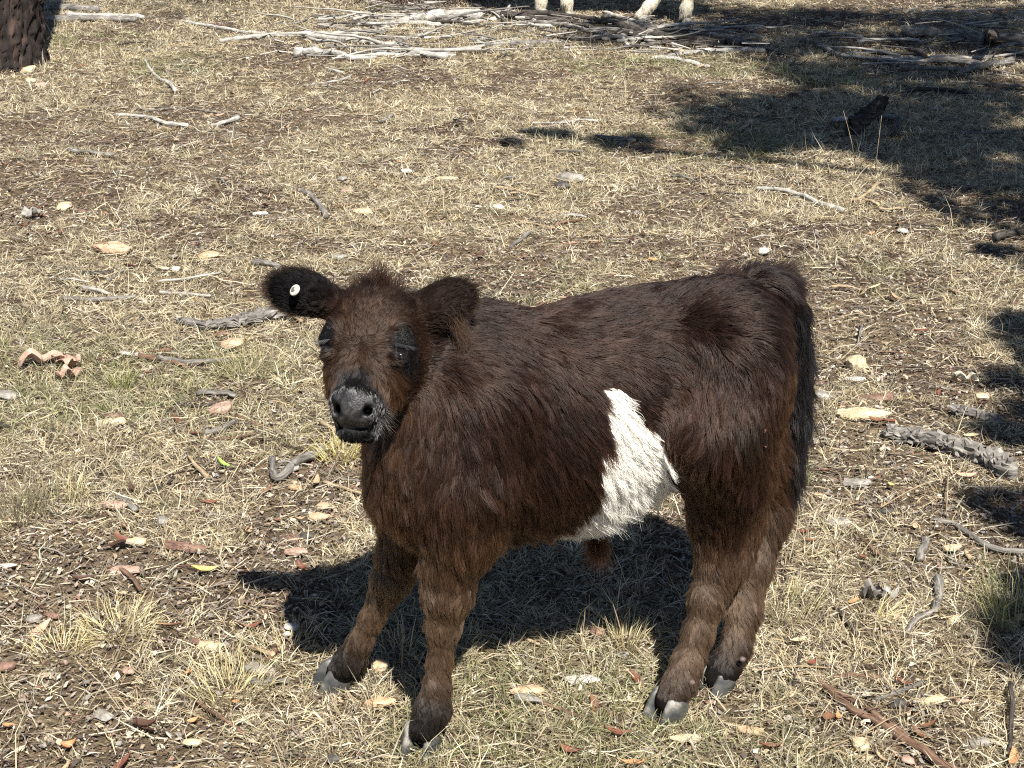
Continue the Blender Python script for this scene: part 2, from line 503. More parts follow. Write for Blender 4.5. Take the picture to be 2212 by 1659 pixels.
# brow ridges, cheeks, muzzle pad
for s in (-1, 1):
    prims.append(cone(HP(.075, s * .047, -.006), HP(.086, s * .058, -.014), .017, .012, .012, **hd))
    prims.append(cone(HP(.098, s * .042, .002), HP(.088, s * .064, -.016), .0075, .006, .004, **hd))
    prims.append(cone(HP(.122, s * .046, -.003), HP(.112, s * .059, -.020), .009, .006, .006, **hd))
    prims.append(ell(HP(.110, s * .041, -.062), [HF, HL, HN], (.045, .014, .042), .02, **hd))
    prims.append(cone(HP(.218, s * .019, -.018), HP(.240, s * .019, -.024), .0145, .0125, .008, **hd))
prims.append(cone(HP(.212, 0, -.008), HP(.238, 0, -.016), .017, .013, .012, **hd))
prims.append(cone(HP(.245, -.010, -.060), HP(.240, .016, -.062), .016, .016, .012, **hd))
prims.append(cone(HP(.10, 0, -.115), HP(.215, 0, -.072), .030, .016, .03, **hd))
# ears: length, width and thickness axes
def frame(e1, e3):
    e1 = norm(e1); e3 = norm(e3 - (e3 @ e1) * e1); return np.array([e1, np.cross(e3, e1), e3])
EAR = {}
cR = T(646, 630, 2.115); fR = frame(cam_vec(-1, .22, -.15), cam_vec(.1, -.1, 1))
cL = T(960, 656, 2.125); fL = frame(cam_vec(.93, .42, -.1), cam_vec(-.15, -.2, 1))
er = dict(comb=cam_vec(-1, .1, 0), length=.009, col=C_BK * .9, lift=.35)
for nm, c_, f_, base, sz in (('R', cR, fR, T(705, 648, 2.125), (.046, .034, .013)), ('L', cL, fL, T(908, 672, 2.135), (.048, .034, .013))):
    e = {**er, 'comb': f_[0]}
    prims.append(ell(c_, f_, sz, .012, **e))
    prims.append(cone(base, c_ - f_[0] * .022, .024, .020, .02, **e))
    EAR[nm] = (c_, f_)
add_prims = list(prims)
# nostrils, mouth, eye sockets
for s in (-1, 1):
    prims.append(Prim((lambda a_, b_: (lambda P: d_cone(P, a_, b_, .0068, .0055)))(HP(.249, s * .0250, -.003), HP(.228, s * .018, -.032)), HP(.24, s * .025, -.02) - .025, HP(.24, s * .025, -.02) + .025, .003, comb=DOWN, length=0, col=C_BK, sub=True))
    prims.append(Prim((lambda a_, b_: (lambda P: d_cone(P, a_, b_, .0056, .0042)))(HP(.236, s * .0290, -.008), HP(.257, s * .0165, -.016)), HP(.24, s * .025, -.02) - .02, HP(.24, s * .025, -.02) + .02, .004, comb=DOWN, length=0, col=C_BK, sub=True))
    prims.append(Prim((lambda a_, b_: (lambda P: d_cone(P, a_, b_, .0035, .0055)))(HP(.110, s * .042, .004), HP(.101, s * .066, -.012)), HP(.105, s * .055, -.01) - .04, HP(.105, s * .055, -.01) + .04, .005, comb=DOWN, length=0, col=C_BK, sub=True))
prims.append(Prim(lambda P: d_cone(P, HP(.254, -.026, -.046), HP(.254, .026, -.046), .0028, .0028), HP(.25, 0, -.05) - .05, HP(.25, 0, -.05) + .05, .004, comb=DOWN, length=0, col=C_BK, sub=True))

t0 = time.time()
pts, quads = mesh_field(prims, (-.42, 1.86, -.005), (.60, 2.56, .86), .0048)
print('calf field', time.time() - t0, len(pts))

BELT = np.array([(.312, .590), (.326, .592), (.345, .572), (.374, .535), (.408, .489), (.434, .391), (.425, .355), (.40, .30), (.30, .28), (.25, .30), (.25, .335), (.285, .352), (.315, .375), (.31, .439), (.303, .479), (.322, .51), (.318, .552)])
def in_poly(x, y, poly):
    ins = np.zeros(len(x), bool); j = len(poly) - 1
    for i in range(len(poly)):
        xi, yi = poly[i]; xj, yj = poly[j]
        ins ^= ((yi > y) != (yj > y)) & (x < (xj - xi) * (y - yi) / (yj - yi + 1e-12) + xi)
        j = i
    return ins

def coat(P):
    """for points on the skin: blended comb direction, length, colour, lift, and the head coordinates"""
    D = np.stack([p.f(P) for p in add_prims], 1)
    w = np.exp(-(D - D.min(1, keepdims=True)) / .010); w /= w.sum(1, keepdims=True)
    comb = w @ np.array([norm(p.comb) for p in add_prims]); length = w @ np.array([p.length for p in add_prims])
    col = w @ np.array([p.col for p in add_prims]); lift = w @ np.array([p.lift for p in add_prims])
    q = P - BO; s = q @ BAX; t = q @ BN; z = P[:, 2]
    top = smoothstep(z, .60, .68) * smoothstep(s, -.05, .05)
    comb = comb + (top * 1.2)[:, None] * (BAX * 1.0)
    col = mixc(col, C_DK * .8, top * .6)
    nz = vnoise(s * 9, z * 9, 31); nz2 = vnoise(s * 25 + t * 10, z * 25, 32)
    col = col * (.75 + .5 * nz)[:, None] * (.85 + .3 * nz2)[:, None]
    # warm brown chest, belly edge and buttock
    warm = smoothstep(-z, -.46, -.34) * smoothstep(-s, -.20, -.02) * (z > .24)
    col = mixc(col, np.array([.060, .034, .019]), warm * .6)
    warm2 = smoothstep(s, .56, .64) * (z > .30) * (z < .60) * (1 - np.clip(w[:, TAIL0:N_BODY].sum(1) * 2, 0, 1))
    col = mixc(col, np.array([.072, .038, .019]), warm2 * .7)
    belt = in_poly(s + (vnoise(z * 60, t * 30, 4) - .5) * .012, z + (vnoise(s * 60, t * 30, 5) - .5) * .016, BELT) & (z > .27) & (s < .46) & (np.abs(t) > -1) & (P[:, 2] < .64)
    low_thigh = D[:, :].argmin(1)
    belt &= (w[:, 0] > .35)
    col[belt] = np.array([.96, .94, .88]) * (.95 + .05 * nz2[belt])[:, None]
    length = np.where(belt, length * 1.05, length)
    low = smoothstep(-z, -.40, -.33) * (w[:, 0])
    length = length * (1 + .35 * low)
    # head coordinates
    h = P - HO; a = uncomp(h @ HF); l = h @ HL; n = h @ HN
    wh = (w[:, N_BODY:].sum(1) - w[:, -4:].sum(1)).clip(0, 1)
    wear = w[:, -4:].sum(1)
    isH = wh > .4
    # whorl between the eyes
    da = a - .112
    radial = (da[:, None] * HF + l[:, None] * HL * 1.0)
    fc = norm(radial) + norm(np.sign(l)[:, None] * HL) * smoothstep(np.abs(l), .035, .06)[:, None] * .5 - HN * smoothstep(np.abs(l), .04, .065)[:, None] * .8
    comb = np.where(isH[:, None], fc, comb)
    face = mixc(np.array([.036, .0195, .0115]) * np.ones((len(P), 1)), np.array([.026, .0155, .0110]), smoothstep(-a, -.06, .02))
    face = face * (.75 + .5 * vnoise(a * 60, l * 60, 8))[:, None]
    cheek = smoothstep(a, .12, .16) * smoothstep(np.abs(l), .03, .05)
    face = mixc(face, np.array([.056, .029, .0145]), cheek * .8)
    de = np.sqrt(((a - .098) / .036) ** 2 + ((np.abs(l) - .056) / .021) ** 2 + ((n + .02) / .05) ** 2)
    face = mixc(face, C_BK * 1.5, 1 - smoothstep(de, .7, 1.35))
    bridge = smoothstep(a, .145, .165) * (1 - smoothstep(np.abs(l + .004), .014, .030)) * (n > -.03)
    face = mixc(face, C_BK * 1.2, bridge * .97)
    muz = smoothstep(a, .178, .198)
    face = mixc(face, C_BK, muz)
    # pale flecks where the coat meets the nose
    ring = np.maximum(np.exp(-((a - .213) / .008) ** 2) * (n > -.045), np.exp(-((np.abs(l) - .030) / .005) ** 2) * (a > .225))
    face = mixc(face, np.array([.30, .29, .28]), (ring > .5) * (rng.random(len(P)) < .24) * 1.0)
    col = np.where(isH[:, None], face, col)
    length = np.where(isH, .013 + .012 * smoothstep(-a, -.04, .01) + .006 * cheek, length)
    length = np.where(isH & (muz > .5), .008, length)
    pad = isH & (a > .216) & (n > -.046) & (np.abs(l) < .029 + .3 * np.clip(n + .02, -.03, 0))
    length = np.where(pad, 0.0, length)
    length = np.where(isH & (de < 1.0), .0045, length)
    # poll tuft
    tuft = np.exp(-((a + .005) / .022) ** 2 - ((l + .004) / .03) ** 2) * (n > -.06)
    length = length + tuft * .026 * isH
    lift = np.where(isH, .32 + .5 * tuft, lift)
    # tailhead tuft
    tt = np.exp(-((s - .655) / .04) ** 2) * (z > .60)
    length = length + tt * .012; 
    # dewlap under jaw is black-brown
    return dict(comb=comb, length=length, col=col, lift=lift, s=s, t=t, z=z, a=a, l=l, n=n, isH=isH, pad=pad, belt=belt, wear=wear, w=w)

calf = link(bpy.data.objects.new('calf', None))
calf.location = (0, 0, 0)
tag(calf, 'shaggy dark brown calf with a white patch on its belly, standing on dry grass', 'calf')
C0 = coat(pts)
skin_col = C0['col'] * .45
skin_col[C0['belt']] = np.array([.75, .70, .62])
nst = np.minimum.reduce([d_cone(pts, HP(.249, s_ * .0250, -.003), HP(.228, s_ * .018, -.032), .0068, .0055) for s_ in (-1, 1)] + [d_cone(pts, HP(.236, s_ * .0290, -.008), HP(.257, s_ * .0165, -.016), .0056, .0042) for s_ in (-1, 1)])
padn = fbm(C0['a'] * 900, C0['l'] * 900, 13)
padc = (.5 + 1.3 * smoothstep(padn, .4, .75))[:, None] * np.where(nst[:, None] < .0020, .08, 1.0) * np.array([.034, .033, .033]) * (.7 + .7 * fbm(C0['a'] * 220, C0['l'] * 220, 12)[:, None])  # skin in the nostril hollows is blackened to stand for their shade
skin_col = np.where(C0['pad'][:, None], padc, skin_col)
body = skin_object('body', pts, quads, M['skin'], calf, cols=skin_col)
body.data.materials.append(M['nose'])
mi = np.zeros(len(body.data.polygons), np.int32); vi = np.empty(len(mi) * 4, np.int32); body.data.loops.foreach_get('vertex_index', vi)
mi[C0['pad'][vi.reshape(-1, 4)].any(1)] = 1; body.data.polygons.foreach_set('material_index', mi)

# ---- coat
def density(P):
    q = coat_fast(P)
    return q
def coat_fast(P):
    h = P - HO; a = h @ HF
    r = np.linalg.norm(P - HP(.1, 0, -.03), axis=1)
    return np.where(r < .20, 2.2, 1.0) * np.where(P[:, 2] < .25, 1.5, 1.0) * np.where((P[:, 1] > 2.30) & (P[:, 0] < .3), .45, 1.0)
NH = 380000
R, Nn = sample_surface(body.data, NH, density)
C = coat(R)
ok = (C['length'] > .002) & (R[:, 2] > .043)
R, Nn = R[ok], Nn[ok]
C = {k: v[ok] for k, v in C.items()}
comb = norm(C['comb']) + .55 * noise3(R, 14, 50) + .35 * noise3(R, 38, 60)
isH = C['isH']
comb = np.where(isH[:, None], norm(C['comb']) + .22 * noise3(R, 40, 50), comb)
tang = norm(comb - (comb * Nn).sum(1)[:, None] * Nn)
ln = C['length'] * (.65 + .5 * rng.random(len(R))) * (1 + (.5 * vnoise(C['s'] * 30 + C['t'] * 19, C['z'] * 30 + C['t'] * 23, 77) - .25) * np.clip(C['length'] / .03, .1, 1))
lift = np.clip(C['lift'] * (.7 + .6 * rng.random(len(R))), .05, .95)
cols = C['col'] * (.82 + .36 * rng.random((len(R), 1))) * (.7 + .6 * vnoise(C['s'] * 90 + C['t'] * 40, C['z'] * 60, 71))[:, None]
cols[C['belt']] = C['col'][C['belt']]
cols = np.clip(cols, .004, .9)
# dry seeds of dirt: the matted patch on the thigh
MC = T(1610, 935, 2.165)
dm = np.linalg.norm((R - MC) * np.array([1, .6, 1]), axis=1)
patch = dm < .026 + .008 * vnoise(R[:, 0] * 80, R[:, 2] * 80, 5)
cols[patch] = np.array([.022, .014, .009])
rad = np.where(isH, .00028, .00040)
wb = C['belt']
mw = mat_fur('white_fur', .4, .62); [x for x in mw.node_tree.nodes if x.type == 'VECT_MATH'][0].inputs['Scale'].default_value = 1.0
ln[wb] = .030 + .022 * smoothstep(-C['z'][wb], -.45, -.36) + .008 * rng.random(wb.sum())
wc = np.array([.96, .93, .85]) * np.ones((wb.sum(), 3))
wf = hair_object('white_belly_patch', R[wb], Nn[wb], tang[wb], ln[wb], lift[wb], wc, .00062, mw, calf, nseg=6, clump=.9, clump_n=900, wave=.16, gravity=.35, stray=.05)
wf['label'] = 'creamy white patch of long hair on the flank and belly'
R, Nn, tang, ln, lift, cols, rad = R[~wb], Nn[~wb], tang[~wb], ln[~wb], lift[~wb], cols[~wb], rad[~wb]
C = {k: v[~wb] for k, v in C.items()}
fur = hair_object('coat_of_fur', R, Nn, tang, ln, lift, cols, rad, M['fur'], calf, nseg=5, tint=True, ior=np.where(C['wear'] > .4, 1.2, 1.47), clump=.82, clump_n=11000, wave=.08, gravity=.3, stray=.05)
print('hair', len(R), time.time() - t0)

# ---- loose extra locks: ears, poll tuft, whiskers, belly fringe, navel, tail tuft
def locks(name, roots, dirs, nrm, L, col, rad=.0003, jitter=.25, **kw):
    d = norm(dirs + rng.normal(0, jitter, dirs.shape))
    tg = norm(d - (d * nrm).sum(1)[:, None] * nrm * .0)
    return hair_object(name, roots, nrm, tg, L, np.full(len(roots), .15), col, rad, M['fur_dull'] if name in ('ear_hair', 'tail_tuft') else M['fur'], calf, ior=1.22 if name in ('ear_hair', 'tail_tuft') else 1.42, **kw)
def lash_set(s):
    rs, ds = [], []
    for i in range(46):
        f = i / 45.0
        rs.append(HP(.101 - .008 * f, s * (.046 + .021 * f), .008 - .018 * f)); ds.append(HL * s * (.3 + .6 * f) + HN * .7 + HF * .75)
    return np.array(rs), np.array(ds)
for s in (-1, 1):
    rs, ds = lash_set(s)
    locks('eyelash', rs, ds, np.tile(HN, (len(rs), 1)), np.full(len(rs), .016) * (.7 + .4 * rng.random(len(rs))), np.tile([.10, .10, .11], (len(rs), 1)), .00022, .12, nseg=4, clump=0, wave=.02, gravity=.5)
for nm, (c_, f_) in EAR.items():
    n = 3200
    ang = rng.random(n) * 6.283
    rr = np.where(rng.random(n) < .55, 1.0, rng.random(n) ** .5)
    ro = c_ + (np.cos(ang) * rr)[:, None] * f_[0] * .043 + (np.sin(ang) * rr)[:, None] * f_[1] * .029 + rng.normal(0, .003, (n, 3))
    di = (np.cos(ang))[:, None] * f_[0] * .5 + (np.sin(ang))[:, None] * f_[1] * .45 + f_[0] * 1.0 + f_[2] * .25
    cc = np.tile([.010, .008, .008], (n, 1)); cc[rr > .99] = [.030, .018, .012]
    locks('ear_hair', ro, di, np.tile(f_[2], (n, 1)), .009 + .010 * rng.random(n), cc * (.6 + .8 * rng.random((n, 1))), .00028, .25, nseg=4, clump=.4, clump_n=120, gravity=.2)
# long golden hairs at the foot of the near ear
n = 220
ro = T(980, 690, 2.12) + rng.normal(0, 1, (n, 3)) * np.array([.007, .008, .012])
di = np.tile(cam_vec(.45, -.9, .2), (n, 1))
locks('ear_hair', ro, di, np.tile(cam_vec(.8, 0, .6), (n, 1)), .028 + .02 * rng.random(n), np.tile([.075, .045, .028], (n, 1)) * (.5 + .8 * rng.random((n, 1))), .00026, .22, nseg=5, clump=.6, clump_n=24, wave=.25)
# upright poll tuft
n = 900
ll2 = rng.normal(-.004, .020, n)
ro = np.array([HP(-.012 + rng.normal(0, .008), x, -.018) for x in ll2])
di = cam_vec(0, 1, .05)[None] + (ll2 * 14)[:, None] * HL
locks('poll_tuft', ro, di, np.tile(HN, (n, 1)), (.020 + .028 * np.exp(-(ll2 / .012) ** 2)) * (.6 + .5 * rng.random(n)), np.tile([.030, .017, .012], (n, 1)) * (.5 + .9 * rng.random((n, 1))), .0003, .16, nseg=5, clump=.6, clump_n=50)
# whiskers on the chin and muzzle
n = 90
sgn = rng.random(n) < .35
ro = np.array([HP(.195 + .045 * rng.random(), (-1 if g else 1) * (.026 + .016 * rng.random()), -.040 - .032 * rng.random()) for g in sgn])
di = ro - HP(.19, 0, -.045)
locks('whisker', ro, norm(di), norm(di), .009 + .010 * rng.random(n), np.tile([.16, .155, .15], (n, 1)) * (.1 + 1.0 * rng.random((n, 1))), .00018, .25, nseg=4, clump=0, gravity=.6)
# navel hair under the belly
n = 420
ro = T(1288, 1165, 2.27) + rng.normal(0, 1, (n, 3)) * np.array([.010, .01, .006])
locks('navel_hair', ro, np.tile([.02, 0, -1.0], (n, 1)), np.tile([1.0, 0, 0], (n, 1)), .022 + .03 * rng.random(n), np.tile([.030, .012, .007], (n, 1)) * (.5 + .8 * rng.random((n, 1))), .0004, .12, nseg=4, clump=.5, clump_n=30)
# tail tuft and the tuft over the tail head
n = 11000
f = rng.random(n)
ctr = np.array([T(1726 - 28 * max(0, x - .2) / .8, 700 + 360 * x, 2.41) for x in f])
ro = ctr + rng.normal(0, .009, (n, 3))
di = np.tile([0, 0, -1.0], (n, 1)) + norm(rng.normal(0, 1, (n, 3))) * .28
locks('tail_tuft', ro, di, norm(rng.normal(0, 1, (n, 3))), .035 + .035 * rng.random(n), np.tile(C_BK * 1.5, (n, 1)) * (.5 + 1.0 * rng.random((n, 1))), .0004, .1, nseg=5, clump=.6, clump_n=260, wave=.1)
n = 3000
f = rng.random(n)
ro = np.array([T(1550 + 135 * x, 600 + 18 * math.sin(x * 3), 2.36 + .045 * x) for x in f]) + rng.normal(0, 1, (n, 3)) * np.array([.006, .012, .008])
di = np.stack([.55 + .5 * f, .2 + 0 * f, .75 - .1 * f], 1)
locks('tail_head_tuft', ro, di, np.tile([0, 0, 1.0], (n, 1)), (.022 + .030 * f ** 2) * (.6 + .5 * rng.random(n)), np.tile([.030, .017, .012], (n, 1)) * (.5 + .9 * rng.random((n, 1))), .0004, .16, nseg=5, clump=.65, clump_n=130)

# ---- eyes, tag, hooves, dirt
M['eye'] = new_mat('calf_eye')[0]; M['eye'].node_tree.nodes['Principled BSDF'].inputs['Base Color'].default_value = (.008, .006, .005, 1)
M['eye'].node_tree.nodes['Principled BSDF'].inputs['Roughness'].default_value = .08
def ball(name, c, rad, R, mat, parent, sub=3):
    bm = bmesh.new(); bmesh.ops.create_icosphere(bm, subdivisions=sub, radius=1)
    V = np.array([v.co for v in bm.verts]); Fc = [[v.index for v in f.verts] for f in bm.faces]; bm.free()
    return mesh_np(name, c + (V * rad) @ np.asarray(R), Fc, mat, parent, smooth=True)
for s in (-1, 1):
    ball('eye', HP(.107, s * .0520, -.0170), (.014, .012, .013), [HF, HL, HN], M['eye'], calf)
M['tag_white'] = new_mat('ear_tag_plastic')[0]
pt = M['tag_white'].node_tree.nodes['Principled BSDF']; pt.inputs['Base Color'].default_value = (.55, .54, .46, 1); pt.inputs['Roughness'].default_value = .3
def disc(name, c, nrm, r, h, mat, parent, r2=None):
    nrm = norm(np.array(nrm)); a = norm(np.cross(nrm, [0, 0, 1.0])); b = np.cross(nrm, a)
    prof = [(0, h), (r * .80, h), (r * .95, h * .8), (r, h * .4), (r, -h * .4), (r * .9, -h), (0, -h)]
    V, F = [], []; K = 24
    for (rr, hh) in prof:
        for k in range(K):
            t = 2 * math.pi * k / K
            V.append(c + nrm * hh + (a * math.cos(t) + b * math.sin(t)) * max(rr, 1e-4))
    for i in range(len(prof) - 1):
        for k in range(K):
            F.append([i * K + k, i * K + (k + 1) % K, (i + 1) * K + (k + 1) % K, (i + 1) * K + k])
    return mesh_np(name, np.array(V), F, mat, parent, smooth=True)
tc_ = T(637, 627, 2.085)
tagp = disc('ear_tag', tc_, cam_vec(-.60, .40, .70), .0088, .0022, M['tag_white'], calf)
M['tag_metal'] = new_mat('ear_tag_pin')[0]
pt = M['tag_metal'].node_tree.nodes['Principled BSDF']; pt.inputs['Base Color'].default_value = (.30, .30, .25, 1); pt.inputs['Roughness'].default_value = .35; pt.inputs['Metallic'].default_value = .6
disc('pin', tc_ + cam_vec(-.60, .40, .70) * .0030, cam_vec(-.60, .40, .70), .0034, .0012, M['tag_metal'], tagp)

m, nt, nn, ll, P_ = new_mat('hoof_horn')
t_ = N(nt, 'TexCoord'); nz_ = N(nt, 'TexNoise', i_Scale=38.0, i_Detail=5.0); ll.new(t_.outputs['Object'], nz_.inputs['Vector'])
r_ = ramp(nt, [(.38, (.035, .038, .038)), (.55, (.085, .085, .078)), (.70, (.30, .28, .24))]); ge_ = N(nt, 'NewGeometry'); sx_ = N(nt, 'SeparateXYZ'); ll.new(ge_.outputs['Position'], sx_.inputs[0]); mz_ = N(nt, 'MapRange', i_1=.012, i_2=.048, i_3=-.06, i_4=.16); ll.new(sx_.outputs['Z'], mz_.inputs[0]); az_ = N(nt, 'Math', operation='ADD'); ll.new(nz_.outputs[0], az_.inputs[0]); ll.new(mz_.outputs[0], az_.inputs[1])  # horn pales with height: bright reflection on the hoof top painted in
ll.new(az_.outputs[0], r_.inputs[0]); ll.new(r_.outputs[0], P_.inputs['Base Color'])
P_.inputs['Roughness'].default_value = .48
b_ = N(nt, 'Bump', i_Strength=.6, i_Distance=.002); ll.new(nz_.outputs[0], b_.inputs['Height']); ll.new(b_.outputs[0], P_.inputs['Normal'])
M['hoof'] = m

def hoof(name, c, fwd, parent, L=.052, W=.026, Hh=.034, spread=.016, dew=None):
    """two claws side by side, toe pointing fwd; c is the ground point under the middle"""
    fwd = norm(np.array([fwd[0], fwd[1], 0.0])); lat = np.array([-fwd[1], fwd[0], 0])
    V, F = [], []
    for s in (-1, 1):
        base = len(V); K = 16; rings = 7
        for i in range(rings):
            f = i / (rings - 1)           # sole to coronet
            for k in range(K):
                t = 2 * math.pi * k / K
                cx, sy = math.cos(t), math.sin(t)
                lx = (L * .5 * (1 - .30 * f)) * (abs(cx) ** .9) * (1 if cx > 0 else -1)
                toe = (.9 if cx > 0 else 1)
                wy = W * .5 * (1 - .12 * f) * sy * (1 - .35 * max(cx, 0) ** 2)
                if sy * s < 0: wy *= .65
                x = lx * toe - .016 * f + (.004 if cx > .9 else 0)
                zz = f * Hh * (1 - .25 * (1 - (cx + 1) / 2)) - .002
                bul = 1 + .07 * math.sin(f * math.pi)
                p = c + fwd * x * bul + lat * (s * spread * (1 + .15 * (cx + 1) * .5) + wy * bul) + UPZ * (zz - .005)
                V.append(p)
        top = len(V); V.append(c + lat * s * spread + UPZ * (Hh + .003) - fwd * .016)
        bot = len(V); V.append(c + lat * s * spread - UPZ * .002)
        for i in range(rings - 1):
            for k in range(K):
                F.append([base + i * K + k, base + i * K + (k + 1) % K, base + (i + 1) * K + (k + 1) % K, base + (i + 1) * K + k])
        for k in range(K):
            F.append([base + (rings - 1) * K + k, base + (rings - 1) * K + (k + 1) % K, top]); F.append([base + (k + 1) % K, base + k, bot])
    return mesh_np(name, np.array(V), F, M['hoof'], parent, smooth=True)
gp = lambda u, v: on_plane(u, v, .0)
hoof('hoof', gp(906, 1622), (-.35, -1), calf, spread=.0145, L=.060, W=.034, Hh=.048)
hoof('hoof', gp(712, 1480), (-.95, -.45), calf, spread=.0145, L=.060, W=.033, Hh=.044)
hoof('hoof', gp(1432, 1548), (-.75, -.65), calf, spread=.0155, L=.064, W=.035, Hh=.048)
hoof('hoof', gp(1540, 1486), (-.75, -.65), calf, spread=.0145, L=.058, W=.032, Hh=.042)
M['dewclaw'] = mat_rock('dewclaw_horn', (.07, .055, .05), (.13, .10, .09), (.22, .18, .16), 60, .1, .5)
for (u, v, y) in ((1494, 1474, 2.165), (1604, 1424, 2.236)):
    ball('dewclaw', T(u, v, y), (.006, .005, .005), np.eye(3), M['dewclaw'], calf, 2)
# dirt crust on the thigh
nV = 0; V, F = [], []
for i in range(26):
    c = MC + BN * .006 + rng.normal(0, 1, 3) * np.array([.013, .003, .011]); r = .003 + .004 * rng.random()
    b0 = len(V)
    for k in range(6):
        V.append(c + norm(rng.normal(0, 1, 3)) * r)
    import itertools
    for f in itertools.combinations(range(6), 3):
        F.append([b0 + j for j in f])
crust = mesh_np('dirt_crust', np.array(V), F, M['rock_brown'], calf)
crust['label'] = 'crust of dried dirt matted in the thigh hair'

# ------------------------------------------------------------------ the paddock floor
def axis_steps(lo, hi, a, b, fine, grow=1.18, cap=12.0):
    mid = list(np.arange(a, b + fine / 2, fine))
    l, st = [], fine; x = a
    while x > lo:
        st = min(st * grow, cap); x -= st; l.append(x)
    r, st = [], fine; x = mid[-1]
    while x < hi:
        st = min(st * grow, cap); x += st; r.append(x)
    return np.array(l[::-1] + mid + r)
gx = axis_steps(-180, 180, -4.2, 4.2, .03); gy = axis_steps(-60, 320, 1.2, 12.5, .035)
GX, GY = np.meshgrid(gx, gy, indexing='ij')
GZ = ground_h(GX, GY) - .004
V = np.stack([GX, GY, GZ], -1).reshape(-1, 3)
nx, ny = len(gx), len(gy)
I, J = np.meshgrid(np.arange(nx - 1), np.arange(ny - 1), indexing='ij')
a0 = (I * ny + J).ravel()
F = np.stack([a0, a0 + ny, a0 + ny + 1, a0 + 1], 1)
m, nt, nn, ll, P_ = new_mat('paddock_soil')
tc = N(nt, 'TexCoord')
n1 = N(nt, 'TexNoise', i_Scale=1.3, i_Detail=4.0); n2 = N(nt, 'TexNoise', i_Scale=28.0, i_Detail=5.0, i_Roughness=.7)
vo = N(nt, 'TexVoronoi', i_Scale=70.0); n3 = N(nt, 'TexNoise', i_Scale=240.0, i_Detail=3.0)
for q in (n1, n2, vo, n3): ll.new(tc.outputs['Object'], q.inputs['Vector'])
r1 = ramp(nt, [(.35, (.045, .032, .024)), (.5, (.11, .085, .062)), (.66, (.22, .175, .12))]); ll.new(n2.outputs[0], r1.inputs[0])
r2 = ramp(nt, [(.36, (.07, .048, .038)), (.62, (.21, .17, .11))]); ll.new(n1.outputs[0], r2.inputs[0])
mx = N(nt, 'MixRGB', i_0=.5); ll.new(r1.outputs[0], mx.inputs[1]); ll.new(r2.outputs[0], mx.inputs[2])
bw = N(nt, 'SeparateColor'); ll.new(vo.outputs['Color'], bw.inputs[0])
r3 = ramp(nt, [(.0, (.45, .40, .36)), (.5, (1, .97, .92)), (1, (1.75, 1.65, 1.5))]); ll.new(bw.outputs[0], r3.inputs[0])
m2 = N(nt, 'MixRGB', blend_type='MULTIPLY', i_0=.8); ll.new(mx.outputs[0], m2.inputs[1]); ll.new(r3.outputs[0], m2.inputs[2])
ll.new(m2.outputs[0], P_.inputs['Base Color']); P_.inputs['Roughness'].default_value = .95; P_.inputs['Specular IOR Level'].default_value = .1
ad = N(nt, 'Math', operation='ADD'); ll.new(n2.outputs[0], ad.inputs[0]); ll.new(n3.outputs[0], ad.inputs[1])
bb = N(nt, 'Bump', i_Strength=.8, i_Distance=.012); ll.new(ad.outputs[0], bb.inputs['Height']); ll.new(bb.outputs[0], P_.inputs['Normal'])
M['soil'] = m
gnd = mesh_np('paddock_ground', V, F, M['soil'], smooth=True)
tag(gnd, kind='structure')

def half_w(y): return (.93 * y + .53) / 3.005 + .30
def scatter(n, y0=1.55, y1=12.3, p=1.1, keep=None):
    """points over the floor in view and a margin round it, thinner with distance"""
    out = []
    tot = 0
    while tot < n:
        k = n * 2
        y = y0 + (y1 - y0) * rng.random(k)
        w = half_w(y) / half_w(y1) * np.minimum(1, (3.0 / y) ** p) * 1.0
        w = w / (half_w(3.0) / half_w(y1)) / 1.3
        ok = rng.random(k) < w
        y = y[ok]; x = (rng.random(len(y)) * 2 - 1) * half_w(y)
        if keep is not None:
            q = rng.random(len(y)) < keep(x, y); x, y = x[q], y[q]
        out.append(np.stack([x, y], 1)); tot += len(x)
    return np.concatenate(out)[:n]

def grassiness(x, y):
    g = .55 * fbm(x * .9, y * .9, 21, 3) + .45 * fbm(x * 4.5, y * 4.5, 33, 2)
    return smoothstep(g + .03 * np.clip(y - 3, 0, 3) / 3, .44, .58)
def greenness(x, y):
    return smoothstep(fbm(x * 1.1, y * 1.1, 91, 2), .60, .78)

def palette(n, cols, w):
    w = np.array(w, float); c = np.array(cols, float)[rng.choice(len(cols), n, p=w / w.sum())]
    return c * (.75 + .5 * rng.random((n, 1)))

